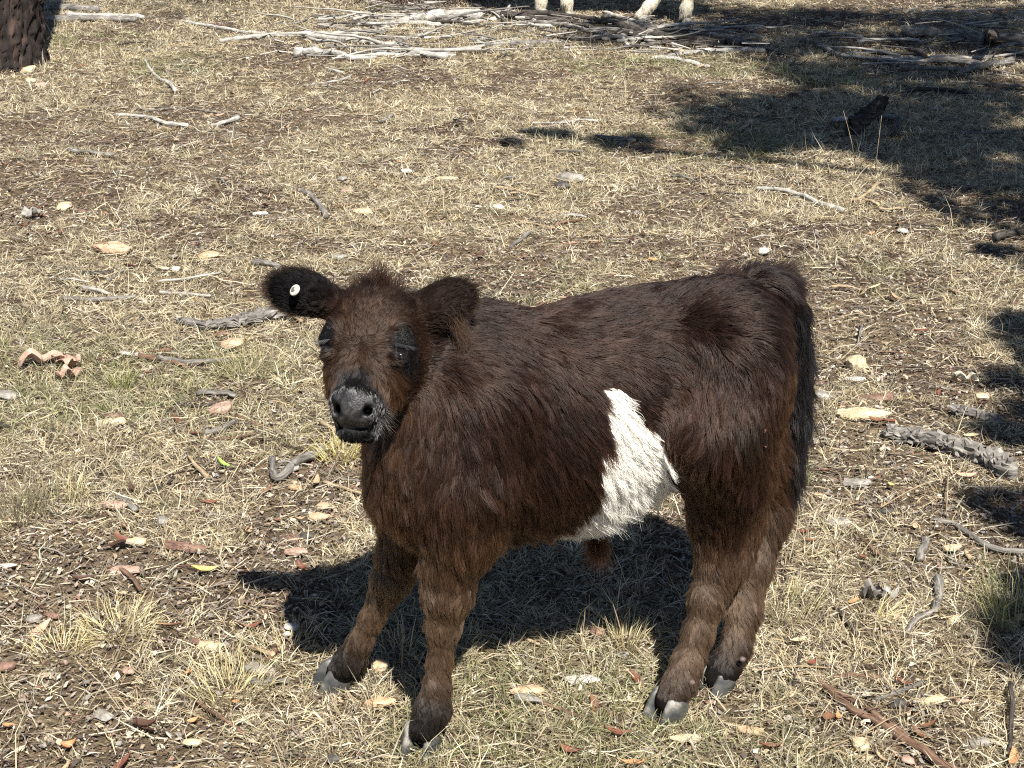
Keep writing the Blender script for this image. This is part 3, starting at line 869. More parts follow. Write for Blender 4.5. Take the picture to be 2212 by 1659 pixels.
def blades(name, XY, L, width, lean, azim, cols, mat, base_z=0.0, droop=.5, kind='stuff', parent=None, zbase=None):
    """ribbons of five points: two at the foot, two at the bend, one at the tip"""
    n = len(XY)
    z = (ground_h(XY[:, 0], XY[:, 1]) if zbase is None else zbase) + base_z
    p0 = np.stack([XY[:, 0], XY[:, 1], z], 1)
    h = np.stack([np.cos(azim), np.sin(azim), 0 * azim], 1)
    sd = np.stack([-np.sin(azim), np.cos(azim), 0 * azim], 1)
    # turn the flat side at random
    tw = rng.random(n) * 6.28
    d1 = h * np.sin(lean)[:, None] + UPZ * np.cos(lean)[:, None]
    l2 = np.minimum(lean + droop * rng.random(n) * 1.6, 2.0)
    d2 = h * np.sin(l2)[:, None] + UPZ * np.cos(l2)[:, None]
    nr = np.cross(d1, sd)
    sv = sd * np.cos(tw)[:, None] + nr * np.sin(tw)[:, None]
    sv2 = sd * np.cos(tw + .6)[:, None] + nr * np.sin(tw + .6)[:, None]
    pm = p0 + d1 * (L * .5)[:, None] + sd * (L * .10 * rng.normal(0, 1, n))[:, None]
    pt = pm + d2 * (L * .5)[:, None] + sd * (L * .14 * rng.normal(0, 1, n))[:, None]
    fl = ground_h(pt[:, 0], pt[:, 1]) + .002 + base_z
    pt[:, 2] = np.maximum(pt[:, 2], fl)
    w = (width * .5)[:, None]
    V = np.stack([p0 - sv * w, p0 + sv * w, pm + sv2 * w * .8, pm - sv2 * w * .8, pt], 1).reshape(-1, 3)
    b = np.arange(n)[:, None] * 5
    return mesh_np(name, V, [b + np.array([[0, 1, 2, 3]]), b + np.array([[3, 2, 4]])], mat, parent, cols=np.repeat(cols, 5, 0))

STRAW = [(.53, .45, .29), (.63, .56, .40), (.42, .34, .21), (.34, .295, .21), (.22, .21, .13), (.70, .64, .49)]
# tufts of dry grass
T_ = scatter(35000, keep=lambda x, y: .10 + .90 * grassiness(x, y))
nb = rng.integers(6, 15, len(T_))
idx = np.repeat(np.arange(len(T_)), nb); n = len(idx)
ts = (.6 + .9 * rng.random(len(T_)) ** 1.6) * (.75 + .5 * vnoise(T_[:, 0] * 2, T_[:, 1] * 2, 14))
sp = .006 + .012 * rng.random(len(T_))
az = rng.random(n) * 6.283
XY = T_[idx] + (np.stack([np.cos(az), np.sin(az)], 1) * (sp[idx] * rng.random(n))[:, None])
L = (.016 + .030 * rng.random(n)) * ts[idx]
lean = np.clip(.25 + 1.25 * rng.random(n) ** .8, 0, 1.5)
tc_ = palette(len(T_), STRAW, [4, 3, 3, 2.5, 1.2, 1.5])
gr = greenness(T_[:, 0], T_[:, 1]) * rng.random(len(T_))
tc_ = mixc(tc_, np.array([.20, .22, .09]), np.clip(gr * 1.1, 0, .8))
cc = tc_[idx] * (.7 + .6 * rng.random((n, 1)))
g1 = blades('dry_grass', XY, L, .0009 + .0010 * rng.random(n) + .00020 * XY[:, 1], lean, az, cc, M['blade'])
tag(g1, 'short dry straw coloured grass tufts covering the paddock floor', 'grass', kind='stuff')
# matted thatch of short curled bits between the tufts
XY = scatter(80000, y1=7.5, p=1.3, keep=lambda x, y: .3 + .7 * grassiness(x, y)); n = len(XY)
gt = blades('dry_thatch', XY, .012 + .024 * rng.random(n), .0009 + .0010 * rng.random(n) + .00012 * XY[:, 1], .8 + .7 * rng.random(n), rng.random(n) * 6.28, palette(n, STRAW + [(.26, .21, .17), (.12, .09, .07)], [4, 3, 3, 3, .6, 2, 3, 2]), M['blade'], base_z=.001, droop=.9)
tag(gt, 'matted thatch of short curled dead grass', 'grass', kind='stuff')
# taller thin stalks
XY = scatter(2600, keep=lambda x, y: .25 + .6 * grassiness(x, y)); n = len(XY)
g2 = blades('grass_stalks', XY, .06 + .10 * rng.random(n) ** 2, .0012 + .0006 * rng.random(n) + .00012 * XY[:, 1], .05 + .8 * rng.random(n), rng.random(n) * 6.28, palette(n, STRAW, [3, 4, 1, 1, .3, 3]), M['blade'], droop=.3)
tag(g2, 'thin pale dry stalks standing above the short grass', 'grass', kind='stuff')
# fallen straw, lying flat
XY = scatter(66000, keep=lambda x, y: .4 + .6 * grassiness(x, y)); n = len(XY)
g3 = blades('fallen_straw', XY, .025 + .07 * rng.random(n) ** 2, .0012 + .0014 * rng.random(n) + .00012 * XY[:, 1], 1.30 + .22 * rng.random(n), rng.random(n) * 6.28, palette(n, STRAW + [(.30, .25, .21), (.16, .11, .08)], [3, 4, 2, 2, .4, 3, 3, 2]), M['blade'], base_z=.003, droop=.12)
tag(g3, 'loose dry straws lying flat between the tufts', 'straw', kind='stuff')
# bits of dead leaf and bark
LIT = [(.17, .125, .095), (.27, .24, .21), (.42, .33, .23), (.56, .50, .40), (.22, .12, .085), (.10, .078, .064), (.36, .33, .28)]
def flakes(name, XY, size, cols, mat, lift=.006):
    n = len(XY)
    az = rng.random(n) * 6.283
    tilt = rng.normal(0, .35, n); asp = .12 + .26 * rng.random(n)
    h = np.stack([np.cos(az) * np.cos(tilt), np.sin(az) * np.cos(tilt), np.sin(tilt)], 1)
    s0 = np.stack([-np.sin(az), np.cos(az), 0 * az], 1)
    up = np.cross(h, s0); roll = rng.normal(0, .5, n)
    sd = s0 * np.cos(roll)[:, None] + up * np.sin(roll)[:, None]
    upn = np.cross(h, sd) * np.sign(np.cross(h, sd)[:, 2:3] + 1e-9)
    z = ground_h(XY[:, 0], XY[:, 1]) + lift * rng.random(n) + .001
    c = np.stack([XY[:, 0], XY[:, 1], z], 1)
    Ls = size[:, None]; W = (size * asp)[:, None]; fold = (size * asp * rng.normal(.2, .5, n))[:, None]
    off = (rng.random(n) * .5 - .25)[:, None] * Ls
    V = np.stack([c - h * Ls * .5, c + sd * W + h * off + upn * fold, c + h * Ls * .5 + upn * Ls * .12, c - sd * W - h * off + upn * fold], 1).reshape(-1, 3)
    b = np.arange(n)[:, None] * 4
    return mesh_np(name, V, [b + np.array([[0, 1, 2]]), b + np.array([[0, 2, 3]])], mat, cols=np.repeat(cols, 4, 0))
XY = scatter(160000, keep=lambda x, y: 1 - .7 * grassiness(x, y)); n = len(XY)
g4 = flakes('leaf_litter', XY, .0045 + .014 * rng.random(n) ** 2.4, palette(n, LIT, [4, 3, 2.2, .9, .4, 4, 1.6]), M['litter'])
tag(g4, 'crumbled dead leaves and bark flakes littering the ground', 'leaf litter', kind='stuff')
# gravel
bm = bmesh.new(); bmesh.ops.create_icosphere(bm, subdivisions=1, radius=1)
IV = np.array([v.co for v in bm.verts]); IF = np.array([[v.index for v in f.verts] for f in bm.faces]); bm.free()
XY = scatter(3600, keep=lambda x, y: 1 - .8 * grassiness(x, y)); n = len(XY)
sz = .002 + .006 * rng.random(n) ** 3
V = IV[None] * (.55 + .6 * rng.random((n, len(IV), 1)))
V = V * np.stack([1 + .8 * rng.random(n), 1 + .6 * rng.random(n), .5 + .4 * rng.random(n)], 1)[:, None, :] * sz[:, None, None]
V[..., 0] += XY[:, 0, None]; V[..., 1] += XY[:, 1, None]; V[..., 2] += (ground_h(XY[:, 0], XY[:, 1]) + .001)[:, None]
F = (np.arange(n)[:, None, None] * len(IV) + IF[None]).reshape(-1, 3)
g5 = mesh_np('gravel', V.reshape(-1, 3), F, M['litter'], cols=np.repeat(palette(n, [(.44, .40, .33), (.33, .27, .21), (.48, .43, .34), (.26, .16, .12), (.20, .19, .18)], [3, 2, 2, 1, 1]), len(IV), 0))
tag(g5, 'small loose stones scattered over the soil', 'gravel', kind='stuff')
# fine twigs
def twig_mesh(name, XY, L, r, cols, mat):
    n = len(XY); K = 4
    az = rng.random(n) * 6.283; bend = rng.normal(0, .35, n)
    V = np.empty((n, K, 3, 3))
    p = np.stack([XY[:, 0], XY[:, 1]], 1)
    for k in range(K):
        z = ground_h(p[:, 0], p[:, 1]) + r + .004 + .006 * rng.random(n)
        a = az + bend * k + rng.normal(0, .12, n)
        h = np.stack([np.cos(a), np.sin(a)], 1); s = np.stack([-h[:, 1], h[:, 0]], 1)
        rr = r * (1 - .22 * k)
        for j, t in enumerate((0, 2.094, 4.188)):
            V[:, k, j, :2] = p + s * (math.cos(t) * rr)[:, None]; V[:, k, j, 2] = z + math.sin(t) * rr
        p = p + h * (L / (K - 1))[:, None]
    F = []
    for k in range(K - 1):
        for j in range(3):
            F.append([k * 3 + j, k * 3 + (j + 1) % 3, (k + 1) * 3 + (j + 1) % 3, (k + 1) * 3 + j])
    F = (np.arange(n)[:, None, None] * (K * 3) + np.array(F)[None]).reshape(-1, 4)
    return mesh_np(name, V.reshape(-1, 3), F, mat, cols=np.repeat(cols, K * 3, 0))
XY = scatter(9000, p=.7, keep=lambda x, y: 1 - .5 * grassiness(x, y)); n = len(XY)
g6 = twig_mesh('fine_twigs', XY, .03 + .10 * rng.random(n) ** 2, (.0007 + .0013 * rng.random(n) ** 2) * (1 + .08 * XY[:, 1]), palette(n, [(.10, .07, .055), (.28, .25, .22), (.45, .40, .33), (.18, .10, .07)], [3, 3, 1.5, 1.5]), M['litter'])
tag(g6, 'fine broken twigs scattered among the grass', 'twigs', kind='stuff')
print('ground', time.time() - t0)

# ------------------------------------------------------------------ fallen wood
def tube(name, pts, radii, mat, sides=8, rough=.12, seed=0, parent=None, sub=4, fissure=0.0, flat=1.0):
    """a stick: a smooth path through pts, uneven thickness, closed ends"""
    rs = np.random.default_rng(seed)
    pts = np.array(pts, float); k = len(pts)
    if k < 3: pts = np.array([pts[0], (pts[0] + pts[-1]) / 2 + rs.normal(0, 1, 3) * np.linalg.norm(pts[0] - pts[-1]) * .012, pts[-1]]); k = 3
    radii = np.interp(np.linspace(0, 1, k), np.linspace(0, 1, len(radii)), radii)
    t = np.linspace(0, k - 1, (k - 1) * sub + 1)
    i = np.clip(np.floor(t).astype(int), 0, k - 2); f = (t - i)[:, None]
    p0 = pts[np.maximum(i - 1, 0)]; p1 = pts[i]; p2 = pts[i + 1]; p3 = pts[np.minimum(i + 2, k - 1)]
    C = .5 * ((2 * p1) + (-p0 + p2) * f + (2 * p0 - 5 * p1 + 4 * p2 - p3) * f ** 2 + (-p0 + 3 * p1 - 3 * p2 + p3) * f ** 3)
    R = np.interp(t, np.arange(k), radii)
    C = C + rs.normal(0, 1, C.shape) * R[:, None] * .16
    Tn = np.gradient(C, axis=0); Tn = norm(Tn)
    S = norm(np.cross(Tn, UPZ + .01)); U = np.cross(S, Tn)
    al = np.concatenate([[0], np.cumsum(np.linalg.norm(np.diff(C, axis=0), axis=1))])
    th = np.arange(sides) / sides * 2 * math.pi
    prof = 1 + rough * rs.normal(0, 1, (len(C), sides)) + rough * 1.2 * rs.normal(0, 1, (1, sides))
    if fissure:
        A, B = np.meshgrid(al, th, indexing='ij')
        fz = np.abs(fbm(A * 26 + seed, B * 5.0, seed, 3) - .5) * 2
        prof = prof - fissure * (1 - smoothstep(fz, .02, .22))
    rr = R[:, None] * prof
    V = C[:, None] + S[:, None] * (np.cos(th)[None] * rr)[..., None] + U[:, None] * (np.sin(th)[None] * rr * flat)[..., None]
    n = len(C)
    V = np.concatenate([V.reshape(-1, 3), [C[0] - Tn[0] * R[0] * .5, C[-1] + Tn[-1] * R[-1] * .6]])
    F = []; uv = []
    for a in range(n - 1):
        for b in range(sides):
            c = (b + 1) % sides
            F.append((a * sides + b, a * sides + c, (a + 1) * sides + c, (a + 1) * sides + b))
            uv += [(b / sides, al[a]), ((b + 1) / sides, al[a]), ((b + 1) / sides, al[a + 1]), (b / sides, al[a + 1])]
    e0, e1 = n * sides, n * sides + 1
    for b in range(sides):
        c = (b + 1) % sides
        F.append((e0, c, b)); uv += [(.5, 0), ((b + 1) / sides, .003), (b / sides, .003)]
        F.append((e1, (n - 1) * sides + b, (n - 1) * sides + c)); uv += [(.5, al[-1]), (b / sides, al[-1] - .003), ((b + 1) / sides, al[-1] - .003)]
    o = mesh_np(name, V, F, mat, parent, smooth=not fissure)
    ul = o.data.uv_layers.new(name='UVMap')
    off = rs.random(2) * 5
    ul.data.foreach_set('uv', (np.array(uv) + off).astype(np.float32).ravel())
    return o

def origin_to_base(o):
    """put the object's own origin at the foot of its shape"""
    me = o.data; n = len(me.vertices); c = np.empty(n * 3, np.float32); me.vertices.foreach_get('co', c); c = c.reshape(-1, 3)
    b = np.array([c[:, 0].mean(), c[:, 1].mean(), c[:, 2].min()], np.float32)
    me.vertices.foreach_set('co', (c - b).ravel()); o.location = tuple(float(q) for q in b); me.update()

TONE = {'p': 'wood_pale', 'g': 'wood_grey', 'd': 'wood_dark', 'b': 'wood_brown', 't': 'wood_tan'}
_seed = [100]
def stick(px, r, tone, label, name='dead_branch', cat='branch', raise_=None, tips=None, fiss=0.0, group=None, sides=8, flat=1.0, side_twigs=(), hs=None):
    """px: points (u, v); r: radius in metres at each end; the stick rests on the ground unless hs lifts its points"""
    _seed[0] += 1
    if px[0][1] < 160: r = [q * 1.35 for q in r]
    pts = []
    for i, (u, v) in enumerate(px):
        rr = r[0] + (r[-1] - r[0]) * i / max(1, len(px) - 1)
        h = rr * .8 + (hs[i] if hs else 0)
        p = on_plane(u, v, h); p[2] = h + float(ground_h(p[0], p[1])) * .6 + .003
        pts.append(p)
    o = tube(name, pts, r, M[TONE[tone]], sides=sides, seed=_seed[0], fissure=fiss, flat=flat, sub=4 if not fiss else 14)
    origin_to_base(o)
    tag(o, label, cat, group)
    for (q0, q1, rt) in side_twigs:
        a = on_plane(q0[0], q0[1], q0[2]); b = on_plane(q1[0], q1[1], q1[2])
        _seed[0] += 1
        c = tube('side_twig', [a, (a + b) / 2 + np.array([.0, 0, .006]), b], [rt, rt * .5], M[TONE[tone]], sides=6, seed=_seed[0])
        c.parent = o; c.matrix_parent_inverse = Matrix.Translation(-Vector(o.location))
    return o

S = stick
# grey logs behind the charred trunk
S([(60, 15), (140, 17), (214, 20)], [.019, .016], 'g', 'upper grey log beside the charred tree trunk, half in its shade', 'fallen_log', 'log', sides=12)
S([(64, 42), (180, 39), (290, 43)], [.017, .012], 'g', 'lower grey log beside the charred tree trunk, nearest the camera of three', 'fallen_log', 'log', sides=12)
S([(146, 33), (230, 34), (310, 37)], [.017, .011], 'p', 'weathered log between two others in the sun past the trunk shade', 'fallen_log', 'log', sides=12)
# pale fallen branches, middle distance
S([(399, 47), (434, 54), (486, 62), (528, 69), (573, 73)], [.010, .007], 'p', 'thin pale branch slanting in from the left of the long branch heap')
S([(476, 92), (514, 85), (555, 82), (625, 78), (694, 82), (768, 92), (800, 95)], [.009, .014], 'p', 'long pale branch bowed upwards at the left of the heap',
  side_twigs=[((555, 82, .02), (600, 70, .03), .008)])
S([(560, 77), (620, 73), (694, 73), (768, 75), (810, 78)], [.006, .008], 'p', 'straight pale stick lying just behind the bowed branch')
S([(641, 119), (680, 116), (729, 122), (768, 128), (810, 127)], [.022, .011], 'p', 'thick bleached branch with a split broken end at the left of the lowest row')
S([(658, 116), (700, 114), (734, 127), (785, 124), (848, 122), (905, 122)], [.010, .008], 'p', 'pale kinked branch crossing the thick bleached one')
S([(814, 121), (860, 118), (894, 118), (962, 127)], [.012, .015], 'p', 'stout bleached branch in the lowest row, right of the kinked one')
S([(845, 117), (900, 123), (985, 123)], [.007, .006], 'p', 'slim white stick lying over the stout bleached branch')
S([(814, 116), (852, 101), (886, 86), (912, 79)], [.008, .011], 'g', 'grey branch lying aslant across the pale ones, knotty at its upper end', side_twigs=[((886, 86, .01), (905, 92, .03), .006)])
S([(658, 74), (721, 82), (785, 95), (848, 101), (890, 103)], [.010, .007], 'p', 'pale branch running down to meet the slanting grey one')
S([(869, 108), (953, 112), (1029, 105), (1084, 99), (1130, 101)], [.007, .009], 'p', 'long wavering pale branch reaching right below the main heap')
S([(1105, 101), (1164, 99), (1225, 95)], [.015, .010], 'g', 'grey rotten branch ending the wavering row under the dark heap')
S([(692, 55), (797, 54), (894, 54), (945, 57), (983, 48)], [.009, .013], 'p', 'long pale branch with a knotted bulge behind the slanting grey one')
S([(780, 48), (805, 62), (832, 76)], [.010, .008], 'g', 'short grey stub crossing the back row of pale branches')
S([(666, 38), (785, 34), (911, 32), (960, 33)], [.008, .005], 'd', 'thin dark branch lying furthest back, left of the cow')
S([(827, 59), (894, 44), (953, 36), (1038, 40)], [.014, .026], 'p', 'thickest bleached branch of the heap, lying left of the cow', sides=12)
S([(800, 60), (870, 50), (940, 44), (1000, 46)], [.008, .010], 'p', 'pale branch lying along the front of the thickest bleached one')
S([(1000, 57), (1045, 50), (1080, 43), (1113, 30)], [.011, .013], 'p', 'bleached forked branch rising towards the cow', side_twigs=[((1080, 43, .03), (1101, 12, .09), .011), ((1084, 42, .03), (1060, 24, .07), .009)])
S([(1025, 13), (1063, 30), (1084, 42), (1094, 62)], [.008, .010], 'd', 'dark bent stick standing up out of the heap beside the fork', hs=[.05, .04, .02, .0])
S([(730, 62), (800, 68), (880, 66), (940, 66)], [.007, .005], 'p', 'short pale stick in front of the knotted branch')
# dark heap under the cow
heap = [([(1085, 36), (1180, 46), (1250, 55), (1310, 76)], [.016, .010], 'd', 'long dark stick at the left edge of the dark heap'),
        ([(1120, 30), (1210, 36), (1300, 48), (1380, 62)], [.014, .010], 'd', 'dark stick passing just in front of the cow front hooves'),
        ([(1160, 52), (1240, 62), (1330, 84)], [.013, .009], 'g', 'grey stick lying lowest at the left end of the dark heap'),
        ([(1303, 30), (1350, 42), (1395, 56)], [.009, .007], 'p', 'pale stick pointing at the cow stepping hoof'),
        ([(1307, 42), (1358, 59), (1438, 66), (1520, 72), (1600, 88)], [.020, .014], 'g', 'longest grey branch along the top of the dark heap'),
        ([(1330, 56), (1400, 76), (1470, 84), (1560, 96)], [.024, .014], 'd', 'thick dark branch in the middle of the dark heap'),
        ([(1371, 80), (1480, 80), (1591, 99)], [.018, .013], 'd', 'dark branch lying straight across the middle of the dark heap'),
        ([(1400, 66), (1490, 70), (1620, 98)], [.016, .010], 'g', 'grey branch ending at the right tip of the dark heap'),
        ([(1400, 98), (1480, 96), (1560, 104)], [.012, .009], 'd', 'short dark stick at the foot of the dark heap'),
        ([(1303, 90), (1341, 82), (1358, 74)], [.011, .009], 'g', 'stubby grey stick leaning on the left of the dark heap'),
        ([(1337, 72), (1346, 86), (1356, 102)], [.011, .007], 'p', 'short pale stick hanging down over the heap front'),
        ([(1368, 100), (1376, 84), (1398, 76)], [.010, .007], 'g', 'crooked grey stick left of the leaning tan one'),
        ([(1430, 82), (1452, 100), (1472, 114)], [.006, .008], 't', 'leaning tan stick in front of the dark heap')]
for px, r, tn, lb in heap:
    S(px, r, tn, lb, hs=[.02] * len(px))
S([(1426, 130), (1462, 122), (1508, 114), (1568, 112), (1650, 112)], [.010, .014], 'p', 'pale branch along the foot of the dark heap, thick at its right end', side_twigs=[((1500, 114, .02), (1535, 104, .03), .008)])
S([(1409, 129), (1459, 131), (1531, 145)], [.010, .006], 'p', 'white stick lying lowest in front of the dark heap')
S([(1380, 112), (1372, 100), (1388, 88)], [.006, .005], 'd', 'thin dark curved twig left of the leaning tan stick')
# right hand side, mostly shaded
S([(1725, 85), (1767, 94), (1810, 114), (1870, 124), (1941, 133), (2016, 128), (2083, 133), (2122, 139)], [.010, .017], 'g', 'long winding grey branch across the right hand shade', side_twigs=[((1870, 124, .02), (1930, 141, .01), .009)])
S([(1938, 124), (1995, 123), (2037, 121), (2066, 133), (2119, 141)], [.008, .011], 'p', 'pale branch twisting over the long winding one')
S([(2076, 154), (2119, 142), (2186, 130)], [.011, .018], 'g', 'short thick branch with a broken end at the right of the winding one')
S([(1945, 143), (1995, 146), (2101, 151)], [.009, .008], 'g', 'grey stick just below the winding branch')
S([(2126, 117), (2158, 100), (2190, 91), (2225, 95)], [.007, .010], 'g', 'arched grey branch at the right edge of the picture', hs=[0, .03, .04, .02])
S([(1952, 66), (2066, 74), (2225, 84)], [.022, .026], 'g', 'long straight grey log lying in the far right shade', 'fallen_log', 'log', sides=12)
S([(1764, 76), (1815, 74), (1863, 78)], [.012, .008], 'g', 'short grey stick left of the far log')
S([(1917, 67), (1952, 92), (1998, 117)], [.008, .012], 'd', 'dark branch running down from the far log to the winding branch')
S([(1600, 100), (1660, 112), (1730, 120)], [.010, .006], 'd', 'dark stick running on right from the end of the dark heap')
S([(1650, 147), (1690, 145), (1712, 149)], [.006, .004], 't', 'small tan stick below the right end of the dark heap')
S([(2060, 175), (2130, 178), (2215, 184)], [.007, .006], 'g', 'grey stick close to the right edge below the short thick branch')
S([(1960, 192), (2040, 190), (2090, 196)], [.010, .007], 'd', 'dark stick in the shade under the winding branch')
S([(1710, 284), (1764, 284), (1824, 293)], [.004, .003], 'g', 'thin grey twig lying in front of the shaded stump chunk', 'fallen_stick', 'stick')
S([(2073, 281), (2130, 283), (2186, 281)], [.005, .004], 'g', 'thin straight stick in the shade near the right edge', 'fallen_stick', 'stick')
# sticks lying about, far to near
S([(704, 152), (742, 160)], [.006, .006], 'p', 'short white stick below the left branch heap', 'fallen_stick', 'stick')
S([(658, 186), (713, 181), (735, 177), (757, 168)], [.004, .008], 'p', 'thin pale stick with a hooked thicker right end', 'fallen_stick', 'stick')
S([(818, 264), (832, 262), (846, 250)], [.006, .008], 'g', 'small hooked grey stick in the open grass above the calf head', 'fallen_stick', 'stick')
S([(314, 132), (326, 153), (347, 174), (368, 184), (379, 199)], [.005, .008], 'p', 'zigzag pale stick running down towards the camera on the left', 'fallen_stick', 'stick')
S([(240, 120), (275, 107), (305, 112), (330, 106), (366, 88)], [.003, .005], 'g', 'thin grey stick curving behind the zigzag one', 'fallen_stick', 'stick')
S([(250, 250), (295, 252), (330, 257), (361, 269), (406, 273)], [.007, .009], 'p', 'bent pale stick lying left of the short thick one', 'fallen_stick', 'stick')
S([(455, 275), (486, 267), (514, 256)], [.008, .012], 'p', 'short pale stick thicker at its right end', 'fallen_stick', 'stick')
S([(295, 247), (378, 236), (479, 247)], [.003, .003], 'g', 'long thin twig arched behind the bent pale stick', 'fallen_stick', 'stick')
S([(160, 236), (216, 231)], [.004, .004], 't', 'straight tan stick left of the arched twig', 'fallen_stick', 'stick')
S([(150, 325), (190, 330), (242, 338)], [.018, .012], 'g', 'flat lichen grey bark slab with a dark underside', 'bark_slab', 'bark', flat=.45)
S([(1151, 268), (1206, 266), (1257, 261), (1290, 264)], [.005, .007], 'p', 'slim pale stick beside the narrow patch of shade', 'fallen_stick', 'stick')
S([(1128, 283), (1180, 277), (1205, 271)], [.005, .004], 'p', 'shorter pale stick just under the slim one', 'fallen_stick', 'stick')
S([(1285, 296), (1340, 300), (1372, 305)], [.010, .007], 'g', 'grey stick lying in the small patch of shade', 'fallen_stick', 'stick')
S([(637, 411), (667, 420), (689, 443), (706, 469)], [.008, .009], 'g', 'bow shaped grey stick above the calf left ear tip', 'fallen_stick', 'stick')
S([(715, 452), (745, 445), (790, 447)], [.003, .003], 'b', 'thin brown twig next to the bow shaped stick', 'fallen_stick', 'stick')
S([(819, 330), (850, 328), (870, 336), (882, 330)], [.005, .004], 'g', 'crooked grey twig in open grass', 'fallen_stick', 'stick')
S([(1102, 536), (1143, 502)], [.005, .007], 'g', 'short straight grey stick pointing up and right above the calf back', 'fallen_stick', 'stick')
S([(1121, 476), (1160, 483), (1199, 493)], [.004, .004], 't', 'tan stick above the calf back, sloping down rightwards', 'fallen_stick', 'stick')
S([(1066, 407), (1110, 413), (1160, 424)], [.005, .004], 't', 'pale tan stick left of the rock with the dark face', 'fallen_stick', 'stick')
S([(1212, 465), (1240, 466), (1266, 470)], [.006, .004], 'p', 'small pale stick below the rock with the dark face', 'fallen_stick', 'stick')
S([(1632, 405), (1675, 408), (1728, 419), (1764, 435), (1821, 455)], [.007, .010], 'p', 'long pale gently curved branch at the edge of the big shade')
S([(1817, 441), (1863, 424), (1894, 398)], [.003, .007], 't', 'tan stick rising to the right beside the curved pale branch', 'fallen_stick', 'stick')
S([(1730, 415), (1790, 408), (1800, 418)], [.003, .004], 'b', 'brown twig behind the curved pale branch', 'fallen_stick', 'stick')
S([(1863, 428), (1899, 443)], [.010, .009], 't', 'split tan wood chip right of the curved branch', 'wood_chip', 'wood chip', flat=.4)
S([(1900, 449), (1925, 452), (1955, 450)], [.009, .006], 't', 'ragged tan bark chip beyond the split one', 'wood_chip', 'wood chip', flat=.35)
S([(2150, 515), (2180, 507), (2222, 500)], [.014, .012], 'd', 'dark branch end poking in from the right edge')
S([(179, 621), (205, 625), (235, 632)], [.008, .005], 'p', 'pale split stick lying left of the white one', 'fallen_stick', 'stick')
S([(345, 632), (400, 634), (454, 639)], [.006, .005], 'p', 'straight white stick left of the calf head', 'fallen_stick', 'stick')
S([(134, 641), (210, 644), (292, 640)], [.007, .006], 'g', 'long grey stick below the pale split one', 'fallen_stick', 'stick')
S([(179, 592), (220, 592), (245, 586)], [.006, .005], 'd', 'dark stick near the orange rock', 'fallen_stick', 'stick')
S([(235, 606), (250, 596), (270, 582)], [.006, .004], 'g', 'short grey stick pointing up at the orange rock', 'fallen_stick', 'stick')
S([(387, 690), (440, 702), (500, 697), (560, 684), (625, 668)], [.012, .026], 'g', 'half buried rough log lying behind the calf ear', 'fallen_log', 'log', fiss=.28, sides=22, flat=.7)
S([(342, 772), (410, 783), (450, 780), (494, 779)], [.008, .006], 'g', 'grey stick below the half buried log', 'fallen_stick', 'stick')
S([(300, 768), (350, 775), (400, 790)], [.007, .004], 'b', 'brown stick next to the grey one below the half buried log', 'fallen_stick', 'stick')
S([(546, 565), (575, 566), (604, 576)], [.012, .009], 'g', 'lichen covered stick just above the calf ear', 'fallen_stick', 'stick')
S([(429, 850), (470, 847), (511, 852)], [.012, .009], 'g', 'broad grey bark strip behind the tan pink stone', 'bark_strip', 'bark', flat=.45)
S([(375, 873), (420, 876), (465, 872)], [.003, .004], 'd', 'thin dark twig left of the tan pink stone', 'fallen_stick', 'stick')
S([(445, 934), (475, 926), (508, 906)], [.010, .006], 'g', 'silver grey splintered stick below the tan pink stone', 'fallen_stick', 'stick')
S([(440, 948), (500, 943), (560, 934)], [.003, .003], 'b', 'thin brown stick under the splintered one', 'fallen_stick', 'stick')
S([(700, 970), (670, 985), (638, 1001), (608, 1028), (592, 1026), (590, 1008), (588, 992)], [.010, .008], 'g', 'hooked grey stick lying in front of the calf chest', 'fallen_stick', 'stick', side_twigs=[((638, 1001, .015), (600, 1000, .02), .004)])
S([(310, 1071), (345, 1052), (376, 1035)], [.003, .004], 'd', 'dark twig slanting up and right in the left grass', 'fallen_stick', 'stick')
S([(250, 1075), (275, 1085), (292, 1101)], [.007, .008], 'g', 'frayed silver bark strip by the reddish slab', 'bark_strip', 'bark', flat=.5)
S([(1, 918), (60, 935), (140, 932)], [.004, .003], 'd', 'dark twig at the left edge of the picture', 'fallen_stick', 'stick')
S([(545, 1474), (580, 1470), (622, 1469)], [.006, .005], 'g', 'short grey stick by the far front hoof', 'fallen_stick', 'stick')
S([(422, 1512), (470, 1545), (531, 1591)], [.003, .003], 'b', 'thin straight brown twig left of the near front hoof', 'fallen_stick', 'stick')
S([(592, 1415), (565, 1402), (540, 1395)], [.005, .004], 't', 'small tan stick above the grey rock', 'fallen_stick', 'stick')
S([(1914, 934), (1960, 942), (2010, 952), (2062, 966), (2122, 986), (2180, 1020)], [.015, .022], 'g', 'rough cracked log lying right of the calf tail', 'fallen_log', 'log', fiss=.30, sides=24)
S([(2062, 884), (2105, 892), (2152, 906)], [.013, .010], 'g', 'short rough stick above the cracked log', 'fallen_log', 'log', fiss=.28, sides=18)
S([(2018, 1124), (2063, 1136), (2110, 1166), (2152, 1187), (2225, 1197)], [.005, .006], 'g', 'long curved stick at the right edge with a pale end', 'fallen_stick', 'stick')
S([(2152, 1061), (2180, 1073), (2215, 1083)], [.005, .005], 'b', 'smooth brown stick at the right edge above the curved one', 'fallen_stick', 'stick')
S([(2024, 1253), (2027, 1300), (2008, 1326), (1979, 1341), (1958, 1372)], [.009, .006], 'g', 'crooked grey stick standing on end like a bent elbow right of the hind legs', 'fallen_stick', 'stick')
S([(1811, 1322), (1828, 1343), (1846, 1370)], [.005, .006], 'd', 'short dark stick right of the far hind leg', 'fallen_stick', 'stick')
S([(1999, 1168), (1991, 1190), (1985, 1212)], [.007, .007], 'g', 'short upright grey stub above the elbow shaped stick', 'fallen_stick', 'stick')
